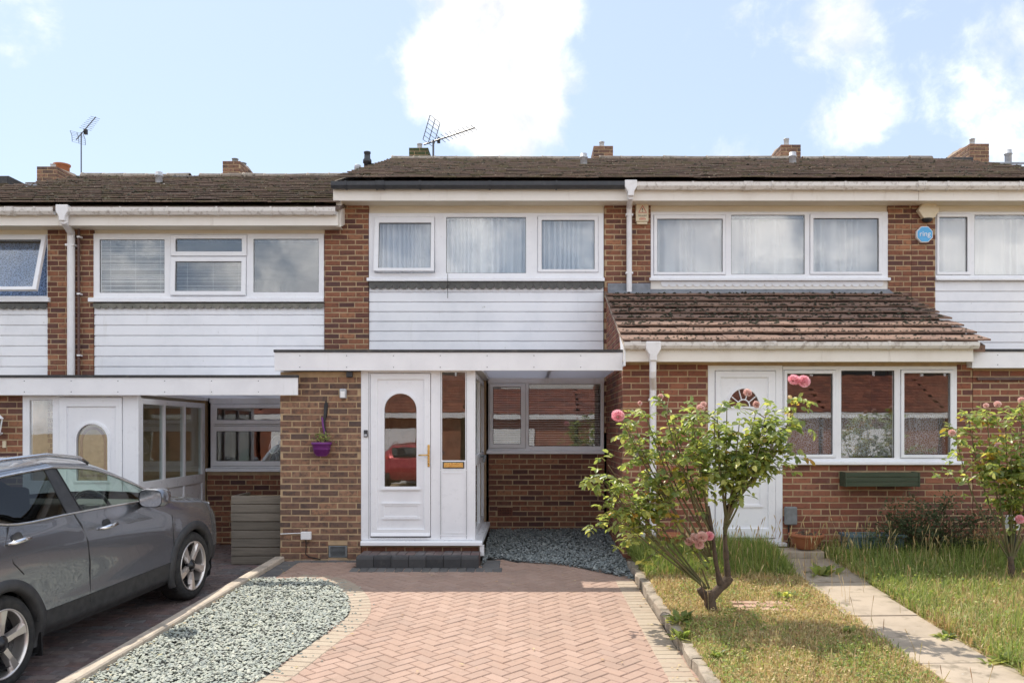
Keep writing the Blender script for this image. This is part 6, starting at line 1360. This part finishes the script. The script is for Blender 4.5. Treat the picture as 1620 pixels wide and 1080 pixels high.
# ---------------------------------------------------------------- car (local space: x = rearwards from the front axle, y = to the right side, z up)
NR = 11
CARG = [  # per station eleven (s, y, z) from the underside centre to the roof or bonnet centre
 [(-.80, 0, .24), (-.79, .42, .24), (-.85, .46, .32), (-.885, .47, .46), (-.885, .47, .60), (-.865, .47, .74), (-.83, .47, .84), (-.79, .45, .885), (-.78, .40, .895), (-.80, .22, .90), (-.81, 0, .905)],
 [(-.70, 0, .22), (-.68, .62, .23), (-.74, .70, .31), (-.775, .72, .46), (-.775, .72, .60), (-.745, .72, .745), (-.69, .70, .865), (-.63, .62, .925), (-.63, .52, .935), (-.66, .28, .945), (-.67, 0, .95)],
 [(-.45, 0, .20), (-.45, .78, .23), (-.47, .835, .31), (-.49, .855, .46), (-.49, .858, .62), (-.48, .85, .78), (-.45, .80, .93), (-.42, .70, .975), (-.42, .58, .985), (-.44, .30, .995), (-.45, 0, 1.0)],
 [(0, 0, .20), (0, .80, .23), (0, .865, .30), (0, .89, .46), (0, .895, .62), (0, .895, .86), (0, .83, 1.00), (0, .73, 1.025), (0, .60, 1.03), (-.02, .30, 1.045), (-.03, 0, 1.05)],
 [(.38, 0, .20), (.38, .81, .24), (.38, .872, .30), (.38, .890, .46), (.38, .888, .62), (.37, .898, .90), (.34, .848, 1.05), (.33, .76, 1.078), (.28, .69, 1.088), (.14, .38, 1.10), (.08, 0, 1.105)],
 [(.82, 0, .20), (.82, .81, .24), (.82, .872, .31), (.82, .888, .46), (.82, .884, .62), (.82, .90, .915), (.78, .848, 1.105), (.80, .725, 1.275), (.76, .665, 1.305), (.62, .38, 1.335), (.56, 0, 1.345)],
 [(1.20, 0, .20), (1.20, .81, .24), (1.20, .872, .31), (1.20, .888, .46), (1.20, .884, .62), (1.20, .902, .93), (1.20, .848, 1.128), (1.24, .665, 1.438), (1.20, .60, 1.475), (1.08, .36, 1.515), (1.03, 0, 1.525)],
 [(1.69, 0, .20), (1.69, .81, .25), (1.69, .872, .32), (1.69, .888, .46), (1.69, .884, .62), (1.69, .903, .95), (1.69, .850, 1.145), (1.71, .648, 1.505), (1.71, .585, 1.542), (1.70, .34, 1.580), (1.70, 0, 1.590)],
 [(1.87, 0, .20), (1.87, .81, .25), (1.87, .872, .32), (1.87, .888, .46), (1.87, .884, .62), (1.87, .903, .96), (1.87, .850, 1.150), (1.85, .645, 1.508), (1.85, .58, 1.545), (1.85, .34, 1.583), (1.85, 0, 1.593)],
 [(2.42, 0, .20), (2.36, .81, .27), (2.36, .872, .34), (2.36, .89, .47), (2.38, .888, .64), (2.40, .906, 1.00), (2.42, .845, 1.160), (2.38, .635, 1.490), (2.38, .57, 1.530), (2.38, .34, 1.572), (2.38, 0, 1.582)],
 [(2.80, 0, .20), (2.80, .80, .26), (2.80, .865, .34), (2.80, .895, .50), (2.80, .90, .68), (2.80, .905, 1.02), (2.80, .825, 1.235), (2.72, .62, 1.455), (2.74, .56, 1.505), (2.76, .33, 1.548), (2.76, 0, 1.558)],
 [(3.10, 0, .22), (3.10, .76, .28), (3.12, .82, .36), (3.14, .86, .52), (3.14, .87, .70), (3.12, .86, 1.02), (3.08, .77, 1.27), (2.98, .60, 1.40), (3.02, .54, 1.455), (3.08, .32, 1.508), (3.10, 0, 1.518)],
 [(3.30, 0, .25), (3.28, .66, .30), (3.34, .72, .38), (3.38, .76, .54), (3.38, .77, .72), (3.33, .76, 1.00), (3.26, .69, 1.18), (3.20, .58, 1.34), (3.22, .52, 1.385), (3.28, .30, 1.43), (3.30, 0, 1.44)],
 [(3.38, 0, .28), (3.38, .50, .32), (3.44, .54, .40), (3.49, .56, .54), (3.49, .56, .72), (3.44, .56, .92), (3.42, .55, 1.02), (3.40, .50, 1.06), (3.40, .44, 1.075), (3.43, .26, 1.085), (3.44, 0, 1.09)],
]
def cr(a, b, c, d, t): return .5 * ((2 * b) + (c - a) * t + (2 * a - 5 * b + 4 * c - d) * t * t + (-a + 3 * b - 3 * c + d) * t ** 3)
def make_car(name, loc, rz, tilt, label, paint, dark_rear=True, detail=True):
    root = empty(name, loc, label, 'car'); root.rotation_euler = (0, tilt, rz)
    WL[root.name] = Vector((0, 0, 0)); A = lambda nm, mb, m, par=root, **k: add(nm, mb, m, par, **k)
    G = np.array(CARG); ni, nj = G.shape[:2]; SI, SJ = 8, 5
    # dense grid by Catmull-Rom in both directions
    G1 = []
    for i in range(ni - 1):
        for k in range(SI):
            t = k / SI; G1.append(cr(G[max(i - 1, 0)], G[i], G[i + 1], G[min(i + 2, ni - 1)], t))
    G1.append(G[-1]); G1 = np.array(G1)
    hard = {1, 2, 3, 6, 7}
    cols = []
    for j in range(nj - 1):
        for k in range(SJ):
            t = k / SJ
            a = G1[:, j - 1] if j > 0 and j not in hard else 2 * G1[:, j] - G1[:, j + 1]; d = G1[:, j + 2] if j + 2 < nj and (j + 1) not in hard else 2 * G1[:, j + 1] - G1[:, j]
            cols.append(cr(a, G1[:, j], G1[:, j + 1], d, t))
    cols.append(G1[:, -1]); D = np.stack(cols, 1)          # (I, J, 3)
    D[:, -1, 1] = 0; D[:, 0, 1] = 0
    I, J = D.shape[:2]
    def cell(i, j): return min(i // SI, ni - 2), min(j // SJ, nj - 2)
    side = lambda ci, cj: ('front_window' if 4 <= ci < 7 else 'b_pillar' if ci == 7 else 'rear_window' if 8 <= ci < 10 else 'quarter_window' if ci == 10 else 'body') if cj == 6 else 'body'
    groups = {}
    for i in range(I - 1):
        for j in range(J - 1):
            ci, cj = cell(i, j); gname = side(ci, cj)
            if cj in (8, 9) and ci in (4, 5): gname = 'windscreen'
            if cj in (8, 9) and ci == 12: gname = 'rear_screen'
            if gname == 'body' and cj in (1, 2) : gname = 'sill_cladding'
            c = D[i:i + 2, j:j + 2].reshape(-1, 3).mean(0)
            if c[1] > .5 and gname in ('body', 'sill_cladding') and cj < 6:
                if any(math.hypot(c[0] - s0, c[2] - .343) < .385 for s0 in (0, 2.646)): continue
            groups.setdefault(gname, []).append((i, j))
    def grid(cells, mirror, mb, push=0.0):
        ids = {}
        for (i, j) in cells:
            for q in ((i, j), (i + 1, j), (i + 1, j + 1), (i, j + 1)):
                if q not in ids: ids[q] = len(mb.v); v = D[q]; mb.v.append((v[0], (v[1] + push) * mirror, v[2]))
            f = (ids[(i, j)], ids[(i + 1, j)], ids[(i + 1, j + 1)], ids[(i, j + 1)]); mb.f.append(f[::-1] if mirror > 0 else f); mb.r.append(0)
        return mb
    mb = MB(); grid(groups['body'], 1, mb); grid(groups['body'], -1, mb)
    mb.add([tuple(v) for v in D[0]] + [(v[0], -v[1], v[2]) for v in D[0]], [(k, k + 1, J + k + 1, J + k) for k in range(J - 1)])
    mb.add([tuple(v) for v in D[-1]] + [(v[0], -v[1], v[2]) for v in D[-1]], [(J + k, J + k + 1, k + 1, k) for k in range(J - 1)])
    body = A('body', mb, paint, smooth=True)
    for s in (1, -1): A('sill_cladding', grid(groups['sill_cladding'], s, MB()), 'cladcar', smooth=True)
    for gname, gm in (('front_window', 'carglass'), ('rear_window', 'cardark' if dark_rear else 'carglass'), ('quarter_window', 'cardark'), ('b_pillar', 'cladcar')):
        for s in (1, -1): A(gname, grid(groups[gname], s, MB()), gm, smooth=True)
    for gname in ('windscreen', 'rear_screen'):
        mb = MB(); grid(groups[gname], 1, mb); grid(groups[gname], -1, mb); A(gname, mb, 'carglass' if gname == 'windscreen' else 'cardark', smooth=True)
    def surf(s, z):                                        # outer skin near a side point
        best = D[:, 5:36].reshape(-1, 3); k = np.argmin((best[:, 0] - s) ** 2 + (best[:, 2] - z) ** 2); return best[k, 1]
    jb, jt = 6 * SJ, 7 * SJ
    for s in (1, -1):
        for nm, jj, i0, i1, rr in (('belt_trim', jb, 4 * SI + 2, 11 * SI, .009), ('window_trim', jt, 4 * SI + 3, 11 * SI, .012)):
            A(nm, MB().tube([(D[i, jj][0], (D[i, jj][1] + .006) * s, D[i, jj][2]) for i in range(i0, i1, 2)], rr, 6), 'chrome', smooth=True)
        for k_, jj in ((7 * SI, 0), (8 * SI, 0)): A('pillar_edge', MB().tube([(D[k_, j][0], (D[k_, j][1] + .003) * s, D[k_, j][2]) for j in range(jb, jt + 1)], .005, 5), 'black')
        # shut lines of the doors
        def line(pts_, r_=.005, nm='shut_line'): A(nm, MB().tube([(x, (surf(x, z) + .0005) * s, z) for x, z in pts_], r_, 5), 'black')
        line([(.40, 1.02), (.40, .9), (.385, .75), (.36, .6), (.34, .46)]); line([(1.79, 1.14), (1.755, 1.05), (1.70, .90), (1.665, .72), (1.66, .6), (1.665, .40)])
        line([(2.52, 1.16), (2.62, 1.05), (2.55, .90), (2.44, .80)])
        line([(.40, .465), (.8, .463), (1.2, .463), (1.66, .463), (2.2, .466)], .004, 'cladding_line')
        # handles, arches, roof rail, mirror
        for hs, hz in ((1.44, .985), (2.50, 1.055)):
            y = surf(hs, hz); A('handle', MB().tube([(hs - .115, (y + .004) * s, hz + .006), (hs - .09, (y + .036) * s, hz + .006), (hs, (y + .043) * s, hz + .002), (hs + .07, (y + .034) * s, hz - .004), (hs + .10, (y + .004) * s, hz - .006)], [.012, .018, .018, .017, .012], 8), 'chrome' if paint == 'paint' else paint, smooth=True)
            A('handle_cup', MB().lathe([(.062, .002), (.05, .005), (.001, .006)], (hs - .01, (y - .004) * s if s > 0 else (y - .004) * s, hz), 16, 'y') if s > 0 else MB().lathe([(.062, -.002), (.05, -.005), (.001, -.006)], (hs - .01, (y - .004) * s, hz), 16, 'y'), 'cladcar')
        for s0 in (0, 2.646):
            o, i_, V, FS = [], [], [], []
            n = 28
            for k in range(n + 1):
                a = math.radians(-22 + 224 * k / n); 
                for R_, dy in ((.368, -.05), (.372, .012), (.40, .018), (.452, .010), (.458, -.012)):
                    x, z = s0 + R_ * math.cos(a), .343 + R_ * math.sin(a); z = max(z, .21); V.append((x, (max(.70, surf(s0 + .45 * math.cos(a), max(.3, .343 + .45 * math.sin(a)))) + dy) * s, z))
            for k in range(n):
                for q in range(4):
                    f = (k * 5 + q, k * 5 + q + 1, (k + 1) * 5 + q + 1, (k + 1) * 5 + q); FS.append(f if s < 0 else f[::-1])
            A('wheel_arch', MB().add(V, FS), 'cladcar', smooth=True)
            lin = MB().lathe([(.40, .50), (.40, .87)], (s0, 0, .343), 28, 'y'); lin.add([(s0 - .5, .50, .1), (s0 + .5, .50, .1), (s0 + .5, .50, .8), (s0 - .5, .50, .8)], [(0, 1, 2, 3)]); lin.v = [(x, y * s, max(z, .16)) for x, y, z in lin.v]; A('arch_liner', lin, 'black')
            wheel(root, (s0, .885 * s, .343), s, detail)
        A('roof_rail', MB().tube([(x, (y) * s, z) for x, y, z in ((1.18, .575, 1.49), (1.30, .578, 1.545), (1.70, .565, 1.605), (2.2, .555, 1.605), (2.6, .55, 1.575), (2.85, .545, 1.525))], [.012, .018, .018, .018, .018, .012], 8), 'chrome', smooth=True)
        mc_ = (.90, 1.02, 1.155)
        mm = MB(); m0 = []
        prof = [(-.13, .28), (-.11, .75), (-.03, 1.0), (.05, .98), (.075, .9)]
        for dx, k in prof:
            for q in range(14):
                a = 2 * math.pi * q / 14; cx, cz = math.cos(a), math.sin(a); m0.append((mc_[0] + dx, (mc_[1] + math.copysign(abs(cx) ** .6, cx) * .125 * k) * s, mc_[2] + math.copysign(abs(cz) ** .6, cz) * .088 * k + .01 * (1 - k)))
        FS = [(i * 14 + q, i * 14 + (q + 1) % 14, (i + 1) * 14 + (q + 1) % 14, (i + 1) * 14 + q) for i in range(4) for q in range(14)] + [tuple(range(14))[::-1]]
        FS = [f if s < 0 else f[::-1] for f in FS]
        mr = A('door_mirror', MB().add(m0, FS), paint, smooth=True)
        WL[mr.name] = Vector(mr.location)
        gl = MB().add([(mc_[0] + .072, (mc_[1] + .105 * math.copysign(abs(math.cos(2 * math.pi * q / 14)) ** .6, math.cos(2 * math.pi * q / 14))) * s, mc_[2] + .074 * math.copysign(abs(math.sin(2 * math.pi * q / 14)) ** .6, math.sin(2 * math.pi * q / 14))) for q in range(14)], [tuple(range(14)) if s > 0 else tuple(range(14))[::-1]])
        add('mirror_glass', gl, 'chrome', mr); add('mirror_arm', MB().tube([(.86, .85 * s, 1.085), (.88, .93 * s, 1.09), (.90, .98 * s, 1.10)], [.028, .024, .02], 8), 'black', mr)
        # headlamp
        hp = [(-.80, .50, .80), (-.73, .66, .82), (-.62, .745, .86), (-.50, .80, .895), (-.56, .765, .905), (-.66, .67, .90), (-.74, .53, .875)]
        A('headlight', MB().add([(x - .008, (y + .008) * s, z + .004) for x, y, z in hp], [tuple(range(7)) if s > 0 else tuple(range(7))[::-1]]), 'lamp')
        tl_ = [(3.36, .735, .98), (3.44, .60, .96), (3.43, .58, 1.08), (3.33, .70, 1.14), (3.20, .775, 1.12), (3.22, .80, 1.0)]
        A('tail_light', MB().add([(x + .015, (y + .012) * s, z) for x, y, z in tl_], [tuple(range(6)) if s > 0 else tuple(range(6))[::-1]]), 'red')
    # cabin
    def seat(x, y, w_=.25):
        mb = MB()
        for sx, hw, z in ((0, w_, .62), (.12, w_, .9), (.17, w_ * .95, 1.15), (.19, w_ * .7, 1.22)): pass
        mb.box(x - .45, x + .05, y - w_, y + w_, .40, .56)
        mb.add([(x, y - w_, .5), (x, y + w_, .5), (x + .14, y + w_, .5), (x + .14, y - w_, .5), (x + .20, y - w_ * .9, 1.12), (x + .20, y + w_ * .9, 1.12), (x + .28, y + w_ * .9, 1.12), (x + .28, y - w_ * .9, 1.12)], [(0, 1, 5, 4), (1, 2, 6, 5), (2, 3, 7, 6), (3, 0, 4, 7), (4, 5, 6, 7)])
        mb.box(x + .20, x + .30, y - .13, y + .13, 1.16, 1.36); A('seat', mb, 'seat', bevel=.03)
    for y in (.38, -.38): seat(1.62, y)
    A('rear_bench', MB().box(2.35, 2.6, -.62, .62, .5, 1.12), 'seat', bevel=.04); A('cabin_floor', MB().box(.3, 3.2, -.74, .74, .30, .36), 'seat')
    A('door_lining', MB().box(.55, 2.4, .80, .81, .4, 1.06).box(.55, 2.4, -.81, -.80, .4, 1.06), 'seat')
    A('dashboard', MB().prismz([(.25, -.72), (.25, .72), (.70, .70), (.62, .2), (.62, -.2), (.70, -.70)], .75, 1.05), 'seat', bevel=.03)
    A('steering_wheel', MB().tube([(.86 + .07 * math.sin(a) * .5, .38 + .185 * math.cos(a), 1.03 + .175 * math.sin(a)) for a in [2 * math.pi * k / 24 for k in range(25)]], .016, 8).box(.80, .86, .30, .46, .97, 1.07), 'seat', smooth=True)
    A('mud_flap', MB().box(2.25, 2.265, .72, .885, .14, .32), 'black')
    return root
WHEEL = None
def wheel(root, c, s, detail):
    global WHEEL
    w_ = bpy.data.objects.new('wheel', None); COL.objects.link(w_); w_.parent = root; w_.location = c; w_.rotation_euler = (0, .35 if c[0] < 1 else .9, 0 if s > 0 else math.pi)
    if WHEEL is None:
        R_ = .343; t = MB().lathe([(.245, -.01), (.262, 0.0), (.30, .004), (.325, -.008), (.341, -.03), (.343, -.06), (.343, -.18), (.335, -.205), (.30, -.222), (.245, -.21)], (0, 0, 0), 48, 'y')
        rim = MB().lathe([(.246, -.012), (.250, .0), (.243, .004), (.236, .0), (.232, -.03), (.225, -.16)], (0, 0, 0), 48, 'y')
        disc = MB().lathe([(.226, -.10), (.05, -.10), (.001, -.10)], (0, 0, 0), 32, 'y'); disc.lathe([(.15, -.085), (.15, -.075), (.06, -.07), (.06, -.085)], (0, 0, 0), 24, 'y')
        sp = []
        for k in range(5):
            a = 2 * math.pi * k / 5; P = MB(); u = Vector((math.cos(a), 0, math.sin(a))); v = Vector((-math.sin(a), 0, math.cos(a)))
            def q(r, t_, y): return u * r + v * t_ + Vector((0, y, 0))
            P.add([q(.05, -.022, -.02), q(.05, .022, -.02), q(.14, .022, -.008), q(.236, .044, -.004), q(.236, -.020, -.004), q(.14, -.016, -.008), q(.05, -.028, -.06), q(.05, .028, -.06), q(.14, .036, -.05), q(.236, .06, -.04), q(.236, -.038, -.04), q(.14, -.028, -.05)],
                  [(5, 4, 3, 2), (0, 5, 2, 1), (0, 6, 11, 5), (5, 11, 10, 4), (1, 2, 8, 7), (2, 3, 9, 8)])
            sp.append(mesh_of('spoke_mesh', P, 'alloy'))
        hub = MB().lathe([(.062, -.05), (.062, -.018), (.035, -.012), (.032, .0), (.001, .002)], (0, 0, 0), 20, 'y')
        WHEEL = dict(tyre=mesh_of('tyre_mesh', t, 'tyre', True), rim=mesh_of('rim_mesh', rim, 'alloy', True), wheel_disc=mesh_of('disc_mesh', disc, 'rimdark', True), hub=mesh_of('hub_mesh', hub, 'rimdark', True), spokes=sp)
    for k in ('tyre', 'rim', 'wheel_disc', 'hub'):
        o = bpy.data.objects.new(k, WHEEL[k]); COL.objects.link(o); o.parent = w_
    for m in WHEEL['spokes']:
        o = bpy.data.objects.new('spoke', m); COL.objects.link(o); o.parent = w_
# grey car: front towards the houses; local x (rearwards) points at (-.121,-.993)
d_ = Vector((-.32, -2.62)).normalized(); rzc = math.atan2(d_.y, d_.x)
rt = Vector((-d_.y, d_.x))                                   # local +y
off_ = Vector((-3.38, 8.72)) - rt * .885 if rt.x > 0 else Vector((-3.38, 8.72)) + rt * .885
SIDE = 1 if rt.x > 0 else -1
zc0 = zl(8.72) + .0
make_car('parked_car', (off_.x, off_.y, zc0), rzc, math.atan(.055), 'metallic grey crossover car parked on the lower left drive', 'paint')

# ---------------------------------------------------------------- across the street (seen mirrored in the panes)
def far_house(x0, x1, i):
    h = empty('house_across_street', ((x0 + x1) / 2, -17, -.5), ('red-tiled house across the street, mirrored in the panes', 'house across the street left of the mirrored red tiles', 'house across the street right of the mirrored red tiles', 'farther house across the street, faint in the panes', 'farthest house across the street, faint in the panes', 'house across the street far to the right, mirrored in the extension panes', 'last house across the street on the right, mirrored beside the roses', 'last house across the street on the left, mirrored beside the lantern')[i], 'house')
    Yf = -17.0
    add('wall', MB().box(x0, x1, Yf - 8, Yf, -.6, 4.9), 'brick', h); add('upper_cladding', MB().box(x0 + .4, x1 - .4, Yf + .005, Yf + .04, 2.9, 3.7), 'clad', h)
    rows = MB()
    for k in range(13):
        y0, z0 = Yf + 3.2 - k * .24, 2.25 + k * .125
        x = x0 + (.16 if k % 2 else 0)
        while x < x1 - .1:
            b = min(x + .31, x1); rows.add([(x, y0, z0), (b, y0, z0), (b, y0 - .3, z0 + .15), (x, y0 - .3, z0 + .15), (x, y0, z0 + .03), (b, y0, z0 + .03), (b, y0 - .3, z0 + .16), (x, y0 - .3, z0 + .16)], [(4, 7, 6, 5), (0, 4, 5, 1), (1, 5, 6, 2), (3, 7, 4, 0)], random.random()); x += .32
    add('lean_to_tiles', rows, 'redtile', h, rnd=True, kind='stuff')
    add('lean_to_wall', MB().box(x0 + .1, x1 - .1, Yf + .01, Yf + 2.9, -.6, 2.2), 'brick_ext', h); add('lean_to_fascia', MB().box(x0, x1, Yf + 3.15, Yf + 3.19, 2.02, 2.24), 'upvc', h)
    add('garage_door', MB().box(x0 + .6, x0 + 2.9, Yf + 2.91, Yf + 2.95, -.6, 1.6), 'clad', h)
    w_ = add('upper_window', MB().plate(x0 + .5, x1 - .5, 3.75, 4.7, [(x0 + .6, x0 + 1.5, 3.83, 4.62), (x0 + 1.6, x1 - 1.6, 3.83, 4.62), (x1 - 1.5, x1 - .6, 3.83, 4.62)], Yf + .006, Yf + .07), 'upvc', h); add('panes', MB().box(x0 + .6, x1 - .6, Yf + .02, Yf + .03, 3.83, 4.62), 'rimdark', w_)
    add('roof', MB().prismx([(Yf + .35, 4.85), (Yf - 4, 6.5), (Yf - 8.3, 4.85)][::-1], x0, x1), 'tile', h)
for i, (a, b) in enumerate(((-2.6, 2.2), (-7.4, -2.6), (2.2, 7.0), (-12.2, -7.4), (7.0, 11.8), (11.8, 16.6), (16.6, 21.4), (-17.0, -12.2))): far_house(a, b, i)
make_car('red_car', (-4.3, -13.2, -.5), math.pi / 2, 0.0, 'red hatchback mirrored in the arched door pane', 'paint_red')

GROUPS = {'net_curtain': 'net curtains behind the windows', 'white_curtain': 'plain curtains over the extension', 'venetian_blind': 'venetian blinds in the windows', 'rose_bush': 'rose bushes in the front garden', 'weed_plant': 'weeds in the front garden', 'house_across_street': 'houses across the street', 'tv_aerial': 'television aerials on the roofs', 'terracotta_bowl': 'terracotta pots by the extension'}
for o in SC.objects:
    k_ = o.name.split('.')[0]
    if o.parent is None and k_ in GROUPS: o['group'] = GROUPS[k_]
